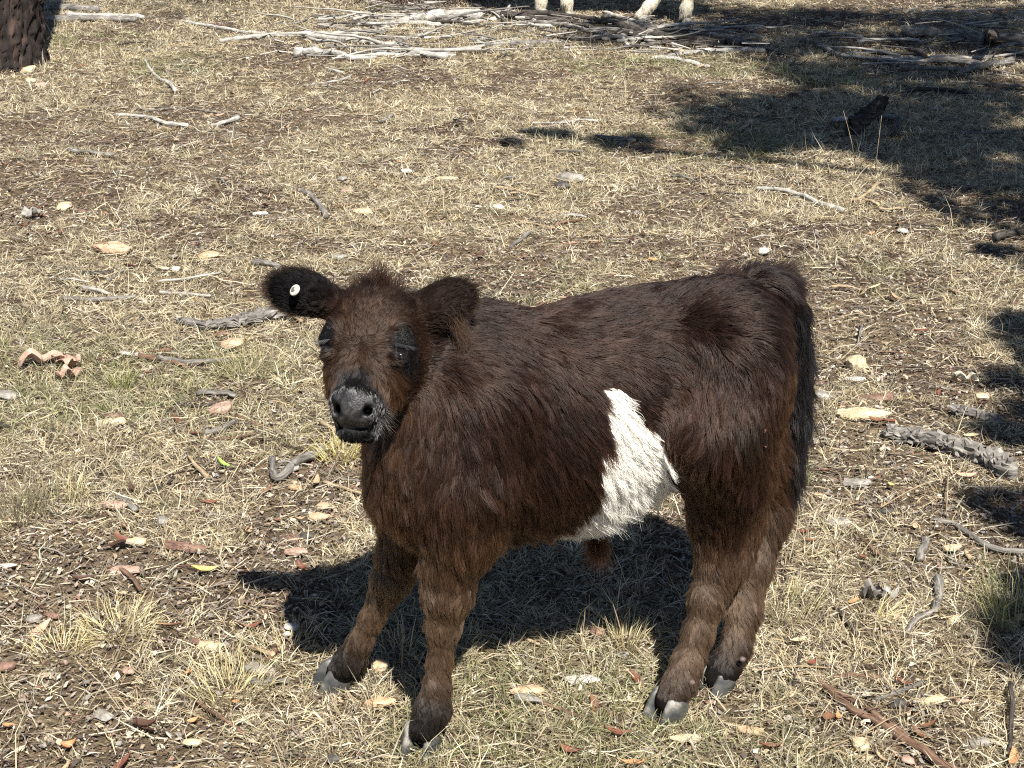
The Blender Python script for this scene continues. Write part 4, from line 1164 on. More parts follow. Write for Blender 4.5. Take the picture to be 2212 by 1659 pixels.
S([(1765, 1470), (1829, 1528), (1906, 1571), (1951, 1601), (2040, 1662), (2080, 1690)], [.006, .008], 'b', 'longest brown stick, running out of the bottom right corner', 'fallen_stick', 'stick')
S([(1788, 1490), (1850, 1524), (1912, 1562), (1960, 1596)], [.004, .004], 'b', 'thinner brown stick lying along the longest one', 'fallen_stick', 'stick')
S([(1890, 1516), (1939, 1500), (1998, 1476)], [.004, .004], 'g', 'thin grey stick crossing above the longest brown one', 'fallen_stick', 'stick')
S([(1800, 1467), (1850, 1465), (1900, 1466)], [.005, .005], 'b', 'brown stick lying level near the longest one', 'fallen_stick', 'stick')
S([(1160, 1538), (1130, 1512), (1095, 1500)], [.003, .003], 'b', 'thin twig by the orange stone between the front and hind hooves', 'fallen_stick', 'stick')
S([(1170, 1520), (1240, 1545), (1330, 1578), (1345, 1560)], [.003, .004], 'b', 'long thin brown twig ending by a red leaf', 'fallen_stick', 'stick')
S([(1010, 1365), (1100, 1372), (1165, 1392)], [.003, .003], 't', 'straw pale twig lying at the edge of the calf shadow', 'fallen_stick', 'stick')
S([(700, 1040), (745, 1055), (800, 1072)], [.004, .003], 't', 'curved tan twig beneath the calf chest', 'fallen_stick', 'stick')

def zone(x, y):
    u = x * FPX / (.93 * y + .53) + 1106
    return ('near ' if y < 2.9 else 'middle ' if y < 5.2 else 'far ') + ('left' if u < 560 else 'centre left' if u < 1106 else 'centre right' if u < 1660 else 'right')
TONES = {'wood_grey': 'grey', 'wood_pale': 'bleached', 'wood_brown': 'brown', 'wood_dark': 'dark', 'wood_tan': 'tan'}
# short broken sticks that nothing tells apart
proto = []
for k in range(14):
    L_ = .06 + .12 * rng.random(); b_ = rng.normal(0, .25)
    pts_ = [np.array([0, 0, .006]), np.array([L_ * .5, b_ * L_ * .35, .008 + .004 * rng.random()]), np.array([L_, b_ * L_ * .1, .005])]
    o = tube('broken_stick', pts_, [.0025 + .003 * rng.random(), .002 + .0015 * rng.random()], M[['wood_grey', 'wood_pale', 'wood_brown', 'wood_dark', 'wood_tan'][k % 5]], sides=6, seed=900 + k)
    proto.append(o)
XY = scatter(110, y1=9.5, p=.6)
for i, (x, y) in enumerate(XY):
    o = proto[i] if i < len(proto) else proto[i % len(proto)].copy()
    if i >= len(proto): COL.objects.link(o)
    o.location = (x, y, float(ground_h(x, y)) + .002); o.rotation_euler = (0, rng.normal(0, .06), rng.random() * 6.28)
    s_ = .7 + .7 * rng.random(); o.scale = (s_, s_, s_)
    tn_ = TONES[['wood_grey', 'wood_pale', 'wood_brown', 'wood_dark', 'wood_tan'][(i % 14) % 5]]; zn = zone(x, y)
    tag(o, '%s broken stick, hand long, loose in the %s grass' % (tn_, zn), 'stick', 'short %s broken sticks in the %s grass' % (tn_, zn))

proto = []
for k in range(14):
    L_ = .22 + .34 * rng.random(); q0 = np.array([0, 0, 0.0]); pts_ = [q0]
    for j in range(4):
        pts_.append(pts_[-1] + np.array([L_ / 4, rng.normal(0, .018), rng.normal(0, .008)]))
    o = tube('thin_branch', pts_, [.009, .0025], M[['wood_grey', 'wood_pale', 'wood_dark', 'wood_pale', 'wood_grey'][k % 5]], sides=6, seed=1300 + k)
    proto.append(o)
HB = [(660, 36, 1010, 62, .02, 22), (660, 76, 1130, 124, .015, 22), (1110, 50, 1330, 76, .03, 18), (1330, 72, 1600, 116, .05, 30), (1700, 66, 2200, 150, .03, 14)]
i = 0
for (u0, v0, u1, v1, hz, cnt) in HB:
    for _ in range(cnt):
        kp = i if i < len(proto) else int(rng.integers(len(proto)))
        o = proto[i] if i < len(proto) else proto[kp].copy()
        if i >= len(proto): COL.objects.link(o)
        p = on_plane(u0 + (u1 - u0) * rng.random(), v0 + (v1 - v0) * rng.random(), 0)
        o.location = (p[0] - .1, p[1], float(ground_h(p[0], p[1])) + .012 + hz * rng.random()); o.rotation_euler = (rng.random() * 6.28, rng.normal(0, .07), rng.normal(0, .42) + (math.pi if rng.random() < .5 else 0))
        s_ = .6 + .8 * rng.random(); o.scale = (s_, s_, s_)
        tn_ = ['grey', 'bleached', 'dark', 'bleached', 'grey'][kp % 5]; wh = {36: 'at the back left of the branch heap', 76: 'in the lowest left row of branches', 50: 'in front of the cow front hooves', 72: 'in the dark heap below the cow', 66: 'in the shade at the far right'}[v0]
        tag(o, 'thin %s stick tangled %s' % (tn_, wh), 'stick', 'thin %s sticks %s' % (tn_, wh)); i += 1

# far heap litter: fine dead twigs of the branch heaps
def heap_twigs(name, boxes, n, label):
    V, F, Cc = [], [], []
    P0, P1, Rr = [], [], []
    for _ in range(n):
        u0, v0, u1, v1, hz = boxes[int(rng.integers(len(boxes)))]
        u = u0 + (u1 - u0) * rng.random(); v = v0 + (v1 - v0) * rng.random()
        p = on_plane(u, v, .005 + hz * rng.random())
        a = rng.normal(0, .5) + (0 if rng.random() < .7 else 1.5); L_ = .05 + .2 * rng.random() ** 1.5
        q = p + np.array([math.cos(a), math.sin(a) * .7, rng.normal(0, .10)]) * L_; q[2] = max(q[2], .004)
        P0.append(p); P1.append(q); Rr.append(.0025 + .004 * rng.random())
    P0, P1, Rr = np.array(P0), np.array(P1), np.array(Rr)
    d = norm(P1 - P0); s1 = norm(np.cross(d, UPZ + .01)); s2 = np.cross(d, s1)
    Vv = []
    for j, t in enumerate((0, 2.094, 4.188)):
        Vv.append(P0 + (s1 * math.cos(t) + s2 * math.sin(t)) * Rr[:, None])
    for j, t in enumerate((0, 2.094, 4.188)):
        Vv.append(P1 + (s1 * math.cos(t) + s2 * math.sin(t)) * Rr[:, None] * .5)
    Vv = np.stack(Vv, 1).reshape(-1, 3)
    b = np.arange(n)[:, None] * 6
    Fq = np.concatenate([b + np.array([[0, 1, 4, 3]]), b + np.array([[1, 2, 5, 4]]), b + np.array([[2, 0, 3, 5]])])
    o = mesh_np(name, Vv, Fq, M['litter'], cols=np.repeat(palette(n, [(.42, .39, .35), (.22, .20, .18), (.08, .07, .06), (.55, .52, .47)], [3, 3, 3, 1.5]), 6, 0))
    return tag(o, label, 'twigs', kind='stuff')
heap_twigs('dead_twigs', [(680, 30, 1120, 66, .05), (1120, 34, 1400, 80, .07), (1330, 50, 1620, 112, .10), (560, 70, 1000, 128, .03), (1000, 92, 1250, 112, .02)], 420, 'tangle of fine dead twigs in the branch heaps')
heap_twigs('dead_twigs', [(1700, 60, 2220, 160, .03), (1900, 10, 2220, 60, .04), (780, 0, 1000, 26, .08)], 230, 'fine dead twigs strewn through the shade and far scrub')

# ------------------------------------------------------------------ stones
def stone(u, v, w, h, tone, label, name='stone', cat='stone', rot=None, thick=.36, parent=None):
    """centre u,v and apparent size w,h in the picture give the stone's place and real size"""
    p = on_plane(u, v + h * .35, 0); mp = metres_per_px(p)
    W = w * mp; dl = math.asin(min(1, CAMH / np.linalg.norm(p - np.array([0, 0, CAMH]))))
    Hh = h * mp; tk = min(thick * W, .55 * Hh / math.cos(dl)); D = max((Hh - tk * math.cos(dl)) / math.sin(dl), .35 * W)
    _seed[0] += 1; rs = np.random.default_rng(_seed[0])
    bm = bmesh.new()
    for _ in range(34):
        d = rs.normal(0, 1, 3); d /= np.abs(d).max() ** .55 * np.linalg.norm(d) ** .45
        bm.verts.new((d[0] * W * .55, d[1] * D * .5, d[2] * tk * .62))
    r = bmesh.ops.convex_hull(bm, input=bm.verts)
    bmesh.ops.delete(bm, geom=[x for x in r['geom_interior'] if isinstance(x, bmesh.types.BMVert)], context='VERTS')
    bmesh.ops.bevel(bm, geom=bm.edges[:], offset=W * .02, segments=1, affect='EDGES')
    bmesh.ops.triangulate(bm, faces=bm.faces[:]); bmesh.ops.subdivide_edges(bm, edges=bm.edges[:], cuts=1)
    for x in bm.verts:
        x.co += Vector(rs.normal(0, 1, 3)) * W * .008
    me = bpy.data.meshes.new(name); bm.to_mesh(me); bm.free(); me.materials.append(M['rock_' + tone])
    o = bpy.data.objects.new(name, me); link(o)
    c = on_plane(u, v, tk * .35)
    o.location = (c[0], c[1], tk * .30 + float(ground_h(c[0], c[1])) + .004)
    o.rotation_euler = (rs.normal(0, .07), rs.normal(0, .07), rs.normal(0, .15) if rot is None else rot)
    return tag(o, label, cat)
ST = stone
ST(62, 151, 28, 16, 'cream', 'cream stone at the foot of the charred trunk', thick=.5)
ST(68, 173, 22, 10, 'cream', 'small cream stone below the one at the trunk foot')
ST(92, 182, 30, 12, 'pink', 'pinkish stone right of the two cream ones by the trunk')
ST(85, 128, 12, 12, 'cream', 'pale pebble tucked against the trunk bark', thick=.6)
ST(243, 541, 84, 36, 'orange', 'large orange and cream rock in the left middle of the grass', thick=.4)
ST(140, 452, 28, 20, 'cream', 'cream pointed stone beside the red chip', thick=.6)
ST(178, 461, 20, 9, 'brown', 'dark red chip of stone next to the cream pointed one')
ST(452, 553, 42, 20, 'tan', 'tan stone half hidden right of the orange rock')
ST(562, 463, 32, 10, 'white', 'thin whitish flat stone far above the calf ear')
ST(503, 743, 46, 36, 'orange', 'reddish upright stone left of the calf head', thick=.5)
ST(480, 722, 34, 14, 'brown', 'dark flat stone behind the reddish upright one')
ST(354, 580, 26, 10, 'cream', 'narrow cream stone between the orange and tan stones')
ST(380, 580, 18, 14, 'white', 'whitish lump beside the narrow cream stone', thick=.6)
ST(476, 878, 44, 38, 'pink', 'square tan pink stone left of the calf neck', thick=.4)
ST(240, 914, 62, 24, 'cream', 'flat cream stone with a brown back in the left grass', thick=.25)
ST(247, 900, 52, 12, 'brown', 'brown slab behind the flat cream stone', thick=.2)
ST(270, 760, 30, 12, 'white', 'white chip above the green tuft, left of its pair')
ST(304, 760, 26, 11, 'white', 'white chip above the green tuft, right of its pair')
ST(15, 856, 50, 28, 'grey', 'grey yellow stone cut by the left edge of the picture')
ST(245, 1094, 54, 24, 'pink', 'reddish slab low in the left grass', thick=.2)
ST(400, 1180, 88, 28, 'brown', 'long red brown slab in the left foreground', thick=.18)
ST(294, 1168, 40, 24, 'cream', 'cream stone left of the long red brown slab', thick=.4)
ST(351, 1122, 22, 28, 'grey', 'upright grey stone behind the long red brown slab', thick=.8)
ST(699, 1090, 32, 20, 'orange', 'orange stone by the calf brisket')
ST(690, 1118, 44, 22, 'orange', 'larger orange brown stone below the one by the brisket')
ST(632, 1160, 30, 20, 'brown', 'brown stone left of the dark grey one')
ST(663, 1160, 30, 20, 'dark', 'dark grey round stone in front of the calf chest', thick=.6)
ST(640, 1192, 48, 22, 'pink', 'pink grey stone above the calf shadow')
ST(19, 1229, 42, 13, 'white', 'thin white block at the left edge')
ST(270, 1232, 60, 24, 'pink', 'broad pale pink stone under dry grass on the left', thick=.2)
ST(74, 1333, 32, 20, 'grey', 'grey stone, the left of two by the left edge')
ST(111, 1326, 32, 18, 'brown', 'brown stone, the right of two by the left edge')
ST(630, 1354, 32, 20, 'white', 'pale stone lying inside the shadow of the calf head')
ST(455, 1396, 56, 24, 'cream', 'tan cream stone left of the far front leg', thick=.3)
ST(430, 1386, 50, 14, 'brown', 'dark brown slab behind the tan cream stone', thick=.2)
ST(561, 1445, 66, 28, 'grey', 'mottled grey rock left of the far front hoof', thick=.25)
ST(822, 1434, 38, 38, 'tan', 'square tan stone between the two front hooves', thick=.5)
ST(416, 1602, 38, 22, 'cream', 'square cream stone at the bottom left of the near hoof', thick=.3)
ST(222, 1545, 30, 34, 'grey', 'tilted grey slab in the bottom left', thick=.2, rot=.9)
ST(277, 1448, 26, 18, 'pink', 'small pink stone in the left foreground')
ST(10, 1445, 44, 26, 'brown', 'brown stone cut by the left edge near the bottom')
ST(720, 1645, 26, 24, 'dark', 'dark stone at the bottom edge left of the near hoof', thick=.6)
ST(1139, 1494, 74, 26, 'orange', 'long pink orange stone between front and hind hooves', thick=.25)
ST(1140, 1513, 62, 22, 'grey', 'grey stone tucked below the long pink orange one', thick=.25)
ST(1258, 1472, 74, 20, 'white', 'flat white stone left of the hind hooves', thick=.18)
ST(820, 1520, 70, 26, 'tan', 'broad tan stone half buried between the front hooves', thick=.2)
ST(1232, 384, 56, 26, 'grey', 'grey topped rock with a black face in the middle distance', thick=.55)
ST(1214, 400, 32, 22, 'dark', 'dark lump standing for the shadowed left face of the grey topped rock', 'shadow_lump', 'shadow lump', thick=.7)  # dark lump added in place of the shadow at the rock's left
ST(782, 457, 36, 16, 'cream', 'yellow cream stone above the calf head')
ST(964, 387, 44, 10, 'cream', 'flat cream stone in the open middle distance')
ST(1076, 448, 24, 14, 'white', 'bright white stone chip in the open grass', thick=.5)
ST(1034, 447, 14, 7, 'white', 'tiny white chip left of the bright white one')
ST(878, 372, 24, 10, 'white', 'pale chip below the orange star shaped leaf')
ST(740, 386, 20, 18, 'grey', 'light grey stone near the bow shaped stick', thick=.7)
ST(750, 413, 24, 9, 'pink', 'small pink stone just above the yellow cream one')
ST(1650, 546, 22, 20, 'white', 'round lichen white stone above the calf rump', thick=.9)
ST(1950, 500, 22, 12, 'white', 'white stone in the grass right of the rump')
ST(730, 553, 36, 13, 'grey', 'long grey stone just above the calf poll')
ST(1850, 786, 42, 38, 'cream', 'rough yellow stone right of the calf tail', thick=.5)
ST(1847, 818, 46, 13, 'white', 'whitish flat stone under the rough yellow one')
ST(1893, 862, 72, 22, 'brown', 'grey brown flat slab right of the tail, behind the cream slab', thick=.22)
ST(1866, 894, 112, 34, 'cream', 'largest flat cream slab right of the calf tail', thick=.14)
ST(1777, 856, 44, 22, 'grey', 'grey wedge stone next to the tail', thick=.25)
ST(2122, 853, 30, 18, 'cream', 'rounded cream chip at the end of the white bark curl')
ST(1807, 1127, 58, 28, 'grey', 'greenish grey flat stone right of the tail tip', thick=.2)
ST(2057, 1187, 40, 18, 'cream', 'cream chip inside the curve of the long stick')
ST(1850, 1041, 60, 20, 'grey', 'grey flat stone buried in straw right of the tail', thick=.15)
ST(1913, 1105, 30, 12, 'dark', 'dark flat stone under the orange leaf on the right')
ST(2017, 1520, 66, 28, 'cream', 'yellow oval stone at the bottom right', thick=.4)
ST(1938, 1525, 34, 22, 'dark', 'blue grey stone left of the yellow oval one', thick=.5)
ST(2078, 1517, 28, 12, 'pink', 'small pinkish stone right of the yellow oval one')
ST(1857, 1620, 36, 36, 'cream', 'round pale yellow stone at the bottom edge', thick=.5)
ST(1873, 1648, 26, 16, 'orange', 'small orange stone below the round pale one')
ST(2116, 1613, 46, 26, 'grey', 'grey stone in the bottom right corner', thick=.4)
ST(1960, 1655, 30, 20, 'pink', 'pink stone at the very bottom right of centre')
ST(2063, 1340, 32, 22, 'cream', 'cream orange stone right of the elbow shaped stick')
ST(2205, 1340, 26, 20, 'cream', 'cream stone at the right edge beside the tall tuft')
ST(2160, 1432, 36, 14, 'grey', 'grey slab in the lower right shade')
ST(1622, 1583, 54, 24, 'tan', 'tan stone right of the near hind hoof', thick=.3)
ST(1480, 1602, 70, 16, 'cream', 'thin cream slab in front of the near hind hoof', thick=.12)
ST(1346, 1414, 26, 13, 'grey', 'grey stone at the sunlit notch of the calf shadow')
ST(1290, 1366, 30, 30, 'brown', 'brown lump at the lower edge of the calf shadow', thick=.7)

proto = []
for k in range(12):
    o = stone(1106, 1200, 24 + 10 * rng.random(), 12 + 6 * rng.random(), ['tan', 'grey', 'brown', 'pink', 'grey', 'cream'][k % 6], 'x', 'small_stone')
    proto.append(o)
XY = scatter(120, y1=9.0, p=.9, keep=lambda x, y: 1 - .5 * grassiness(x, y))
for i, (x, y) in enumerate(XY):
    o = proto[i] if i < len(proto) else proto[i % len(proto)].copy()
    if i >= len(proto): COL.objects.link(o)
    o.location = (x, y, float(ground_h(x, y)) + .004); o.rotation_euler = (0, 0, rng.random() * 6.28)
    s_ = .55 + .7 * rng.random(); o.scale = (s_, s_, s_)
    tn_ = ['tan', 'grey', 'brown', 'pink', 'grey', 'cream'][(i % 12) % 6]; zn = zone(x, y)
    tag(o, 'small %s stone lying loose in the %s grass' % (tn_, zn), 'stone', 'small %s stones in the %s grass' % (tn_, zn))

# ------------------------------------------------------------------ leaves one can pick out
LEAFC = {'red': (.19, .075, .048), 'brown': (.20, .10, .055), 'dark': (.085, .045, .03), 'orange': (.52, .26, .12), 'tan': (.50, .36, .22), 'cream': (.66, .56, .36), 'yellow': (.55, .50, .16), 'green': (.28, .48, .08), 'pink': (.62, .36, .25)}
def leaf_mesh(name, L, W, col, seed, curl=.3, fold=.25, bend=.2):
    rs = np.random.default_rng(seed); K = 7
    V, F, C = [], [], []
    for layer in (0, 1):
        for i in range(K):
            t = i / (K - 1); w = W * .5 * math.sin(math.pi * min(max(t, .03), .985)) ** .75 * (1.15 - .35 * t)
            x = (t - .5) * L; yb = bend * L * (t - .5) ** 2 * 2
            zc = curl * L * ((t - .5) ** 2) * 1.6 + rs.normal(0, .01) * L
            for j, s in enumerate((-1, 0, 1)):
                V.append((x, yb + s * w, zc + abs(s) * fold * w + .002 - layer * .0007))
                C.append(np.array(col) * (.85 + .3 * rs.random()) * (1.0 if j != 1 else 1.15))
        o = layer * K * 3
        for i in range(K - 1):
            for j in range(2):
                q = [o + i * 3 + j, o + (i + 1) * 3 + j, o + (i + 1) * 3 + j + 1, o + i * 3 + j + 1]
                F.append(q if layer == 0 else q[::-1])
    o = mesh_np(name, np.array(V), F, M['leaf'], smooth=True, cols=np.array(C))
    return o
def leaf(u, v, w, ang, col, label, wid=.36, curl=.3, fold=.4, name='gum_leaf', tilt=.15, lift=.008):
    _seed[0] += 1
    p = on_plane(u, v, .008); L = w * metres_per_px(p)
    o = leaf_mesh(name, L, L * wid, LEAFC[col], _seed[0], curl, fold)
    o.location = (p[0], p[1], float(ground_h(p[0], p[1])) + lift); o.rotation_euler = (rng.normal(0, tilt), rng.normal(0, tilt), ang)
    return tag(o, label, 'leaf')
LF = leaf
LF(442, 1229, 58, .35, 'yellow', 'yellow green leaf in the left foreground', .34)
LF(484, 1001, 44, -.3, 'green', 'bright green leaf left of the calf chest', .22)
LF(1339, 1585, 52, -.1, 'red', 'red leaf in front of the near hind hoof', .4)
LF(1227, 1620, 50, -.35, 'red', 'dark red leaf at the bottom centre', .42)
LF(1370, 1650, 58, .1, 'orange', 'orange red leaf at the very bottom centre', .3)
LF(1668, 1619, 56, .2, 'red', 'red leaf right of the near hind hoof, towards the bottom', .3)
LF(1790, 1556, 36, 1.3, 'brown', 'oval brown leaf left of the longest brown stick', .75)
LF(1810, 1552, 40, 1.35, 'orange', 'narrow orange leaf next to the oval brown one', .3)
LF(1755, 1436, 26, .8, 'red', 'small red leaf right of the far hind hoof', .6)
LF(1727, 1390, 44, .6, 'cream', 'cream leaf right of the far hind leg', .4)
LF(2006, 1572, 44, .3, 'brown', 'brown leaf below the yellow oval stone', .4)
LF(2190, 1645, 60, 1.2, 'orange', 'orange leaf in the bottom right corner', .35)
LF(2168, 1440, 28, .2, 'tan', 'tan leaf in the lower right shade', .6)
LF(1923, 1050, 20, 1.2, 'yellow', 'small round yellow leaf right of the tail', .8)
LF(1914, 1092, 26, 1.5, 'orange', 'small orange leaf by the long straw', .45)
LF(1735, 1150, 48, -.2, 'red', 'curled red brown leaf right of the tail tip', .35, .7)
LF(1752, 1172, 36, .3, 'brown', 'brown leaf just below the curled red brown one', .4)
LF(1923, 911, 30, .3, 'red', 'red leaf at the right end of the cream slab', .55)
LF(1892, 908, 34, -.2, 'brown', 'brown leaf lying on the cream slab edge', .4)
LF(2088, 1030, 46, .1, 'pink', 'pinkish leaf below the cracked log', .4)
LF(2124, 866, 34, .1, 'dark', 'dark leaf under the rounded cream chip', .4)
LF(1883, 505, 22, .5, 'orange', 'orange leaf in the grass right of the rump', .5)
LF(1410, 562, 24, .6, 'orange', 'orange leaf above the calf back', .6)
LF(871, 353, 34, .2, 'orange', 'orange star shaped leaf in the middle distance', .25, .8)
LF(148, 1604, 34, .4, 'orange', 'curled orange leaf in the bottom left', .7, .9)
LF(312, 1561, 52, -.05, 'dark', 'dark brown leaf in the bottom left', .42)
LF(418, 1550, 26, .2, 'orange', 'bright orange leaf scrap above the square cream stone', .4)
LF(409, 1448, 26, 1.0, 'orange', 'orange leaf scrap left of the grey rock', .4)
LF(510, 1515, 18, .3, 'orange', 'small orange scrap left of the near front leg', .6)
LF(18, 1566, 26, .1, 'orange', 'orange leaf at the left edge near the bottom', .5)
LF(540, 1352, 56, .5, 'red', 'long curled red leaf left of the head shadow', .24, .6)
LF(365, 1350, 60, .1, 'brown', 'brown leaf under straw in the left foreground', .35)
LF(1658, 1534, 22, .6, 'dark', 'dark leaf beside the near hind hoof', .5)
LF(2030, 1398, 30, .4, 'dark', 'dark leaf in the lower right shade', .5)
LF(1950, 1480, 46, -.4, 'red', 'dark red curled leaf near the thin grey crossing stick', .3, .7)
LF(420, 935, 42, -.3, 'red', 'red leaf scrap below the square tan pink stone', .3)
LF(453, 1082, 40, .2, 'red', 'red brown leaf at the edge of the dark grass on the left', .3)
LF(1860, 1207, 30, .1, 'brown', 'brown curled leaf near the upright stub', .45, .8)
LF(1845, 1302, 30, .5, 'orange', 'orange brown leaf right of the far hind leg', .4)
LF(1320, 1545, 30, .9, 'dark', 'dark leaf above the red one by the hind hoof', .4)
LF(2020, 1320, 30, 1.0, 'tan', 'tan leaf by the elbow shaped stick', .4)
# curled sheets of shed bark
def bark_sheet(u, v, w, d, ang, label, col, seed, curl=.8, name='bark_sheet'):
    p = on_plane(u, v, 0); mp = metres_per_px(p); W = w * mp; D = d
    rs = np.random.default_rng(seed); K, Q = 12, 7; V, F, C = [], [], []
    for layer in (0, 1):
        for i in range(K):
            for j in range(Q):
                a = i / (K - 1) - .5; b = j / (Q - 1) - .5
                ed = 1 + .18 * math.sin(a * 17 + seed) * (abs(b) > .3)
                x = a * W; y = b * D * ed * (1 - .5 * abs(a)); z = .010 + .02 * abs(math.sin(a * 6 + seed)) + curl * D * (b * b) * (1 + .6 * math.sin(a * 8 + seed)) - layer * .0022
                V.append((x + .006 * math.sin(b * 9), y, z)); C.append(np.array(col) * (.8 + .35 * rs.random()))
        o = layer * K * Q
        for i in range(K - 1):
            for j in range(Q - 1):
                q = [o + i * Q + j, o + (i + 1) * Q + j, o + (i + 1) * Q + j + 1, o + i * Q + j + 1]
                F.append(q if layer == 0 else q[::-1])
    oo = mesh_np(name, np.array(V), F, M['leaf'], smooth=True, cols=np.array(C))
    oo.location = (p[0], p[1], float(ground_h(p[0], p[1]))); oo.rotation_euler = (0, 0, ang)
    return tag(oo, label, 'bark')
bark_sheet(92, 791, 92, .05, .15, 'pink curled bark sheet left of the green tuft', (.48, .33, .25), 3)
bark_sheet(145, 797, 62, .045, -.45, 'pink bark sheet overlapping the right of the larger curled one', (.45, .30, .23), 5)
bark_sheet(148, 818, 50, .035, .2, 'small pink bark scrap below the two curled sheets', (.46, .31, .24), 8)
bark_sheet(72, 477, 34, .05, .8, 'twisted grey white bark curl at the far left', (.30, .28, .25), 9, .9)
bark_sheet(2082, 830, 56, .014, -.75, 'white feathery bark curl near the right edge', (.70, .66, .52), 12, 2.0)
bark_sheet(1921, 1306, 26, .03, 1.2, 'grey curled bark bit right of the hind legs', (.42, .40, .36), 14, 2.4)
bark_sheet(1880, 1300, 40, .03, -.5, 'dark grey bark flake between the leaves right of the hind legs', (.24, .22, .20), 15, 1.0)

proto = []
for k in range(20):
    cn = ['brown', 'dark', 'dark', 'tan', 'brown', 'red', 'tan', 'cream', 'brown', 'pink'][k % 10]
    o = leaf_mesh('dead_leaf', .055 + .03 * rng.random(), .016 + .010 * rng.random(), np.array(LEAFC[cn]) * .8, 500 + k, .15 + .5 * rng.random(), .2 + .6 * rng.random(), .3 * rng.random())
    proto.append(o)
XY = scatter(250, y1=9.0, p=.8, keep=lambda x, y: 1 - .6 * grassiness(x, y))
for i, (x, y) in enumerate(XY):
    o = proto[i] if i < len(proto) else proto[i % len(proto)].copy()
    if i >= len(proto): COL.objects.link(o)
    o.location = (x, y, float(ground_h(x, y)) + .006); o.rotation_euler = (rng.normal(0, .25), rng.normal(0, .25), rng.random() * 6.28)
    s_ = .40 + .42 * rng.random(); o.scale = (s_, s_, s_)
    tn_ = ['brown', 'dark', 'dark', 'tan', 'brown', 'red', 'tan', 'cream', 'brown', 'pink'][(i % 20) % 10]; zn = zone(x, y)
    tag(o, 'small %s dead leaf lying loose in the %s grass' % (tn_, zn), 'leaf', 'small %s dead leaves in the %s grass' % (tn_, zn))

# ------------------------------------------------------------------ tufts that stand out
def tuft(u, v, n, L, spread, lean, cols, label, width=.0016, az0=None, azs=6.28):
    p = on_plane(u, v, 0)
    a = rng.random(n) * 6.283 if az0 is None else az0 + rng.normal(0, azs, n)
    XY = p[:2] + np.stack([np.cos(a), np.sin(a)], 1) * (spread * rng.random(n) ** .5)[:, None] if az0 is None else p[:2] + rng.normal(0, spread * .5, (n, 2))
    o = blades('grass_tuft', XY, L * (.5 + .6 * rng.random(n)), np.full(n, width) * (.7 + .6 * rng.random(n)), lean * (.2 + rng.random(n)), a, np.array(cols)[rng.integers(0, len(cols), n)] * (.7 + .6 * rng.random((n, 1))), M['blade'], droop=.35)
    origin_to_base(o)
    return tag(o, label, 'grass tuft')
GS = [(.24, .30, .10), (.34, .36, .15), (.50, .45, .22)]; YS = [(.62, .54, .30), (.50, .42, .22), (.70, .63, .42)]; OS = [(.28, .28, .15), (.40, .36, .2), (.2, .21, .12)]
tuft(262, 842, 90, .085, .022, .5, GS, 'single green tuft in the left middle of the grass')
tuft(2188, 1345, 130, .15, .05, .45, OS + GS, 'tall grey green tuft at the right edge')
tuft(1690, 1320, 160, .065, .07, .5, YS + OS, 'pale upright tuft right of the far hind leg')
tuft(255, 1360, 260, .07, .06, 1.1, YS, 'spreading straw tuft in the left foreground')
tuft(500, 1490, 170, .09, .06, .8, YS, 'straw tuft left of the near front hoof')
tuft(130, 1410, 120, .06, .05, .9, YS, 'straw tuft near the left edge')
tuft(730, 985, 150, .07, .05, .7, [(.66, .58, .20), (.56, .48, .18), (.70, .63, .4)], 'yellow tuft behind the calf chest')
tuft(30, 1120, 190, .13, .07, .4, [(.20, .17, .12), (.30, .26, .18), (.42, .37, .24)], 'tall dark grass clump at the left edge')
tuft(120, 1090, 120, .10, .07, .5, OS + YS, 'grass clump right of the tall dark one')
tuft(980, 1400, 120, .05, .06, .7, YS, 'straw tuft at the front edge of the calf shadow behind the near foreleg')
tuft(620, 1395, 140, .045, .08, .7, YS, 'row of straw tufts along the shadow of the head')
tuft(1350, 1390, 90, .07, .03, .45, YS, 'thin upright tuft at the notch of the calf shadow')
tuft(1640, 690, 80, .06, .05, .6, OS, 'olive tuft behind the calf rump')
tuft(540, 800, 160, .09, .08, .7, OS + YS, 'large loose olive tuft left of the calf muzzle')
tuft(1790, 180, 160, .12, .25, .6, [(.24, .32, .12), (.36, .40, .2)], 'low green tufts in the right hand shade')
tuft(1700, 1030, 120, .05, .06, .8, GS, 'greenish tuft right of the tail')
tuft(870, 1395, 30, .06, .03, .5, YS, 'few straws standing between the front legs')
tuft(1895, 1335, 34, .085, .006, 1.25, YS, 'fan of cut straw lying right of the hind legs', .002, .35, .16)
def stalk(u, v, L, az, lean, label):
    p = on_plane(u, v, 0)
    pts_ = [p, p + L * .5 * np.array([math.cos(az) * math.sin(lean), math.sin(az) * math.sin(lean), math.cos(lean)])]
    l2 = lean * 1.4
    pts_.append(pts_[1] + L * .5 * np.array([math.cos(az) * math.sin(l2), math.sin(az) * math.sin(l2), math.cos(l2)]))
    _seed[0] += 1
    o = tube('grass_stalk', pts_, [.0013, .0007], M['wood_tan'], sides=5, seed=_seed[0]); origin_to_base(o)
    return tag(o, label, 'stalk')
stalk(1256, 1410, .09, .5, .06, 'single straight stalk standing in front of the calf shadow')
stalk(1348, 1400, .10, 2.6, .25, 'leaning seed stalk by the shadow notch')
stalk(868, 1450, .085, 1.2, .1, 'pale stalk standing between the front legs')
stalk(245, 1440, .16, .6, .5, 'tall thin stalk leaning over the spreading straw tuft')
stalk(1095, 1410, .06, 1.0, .5, 'short curved stalk at the shadow edge')
stalk(1850, 372, .25, 2.0, .4, 'tall dark stalk at the edge of the big shade, left one')
stalk(1890, 372, .22, 1.2, .2, 'tall dark stalk at the edge of the big shade, right one')
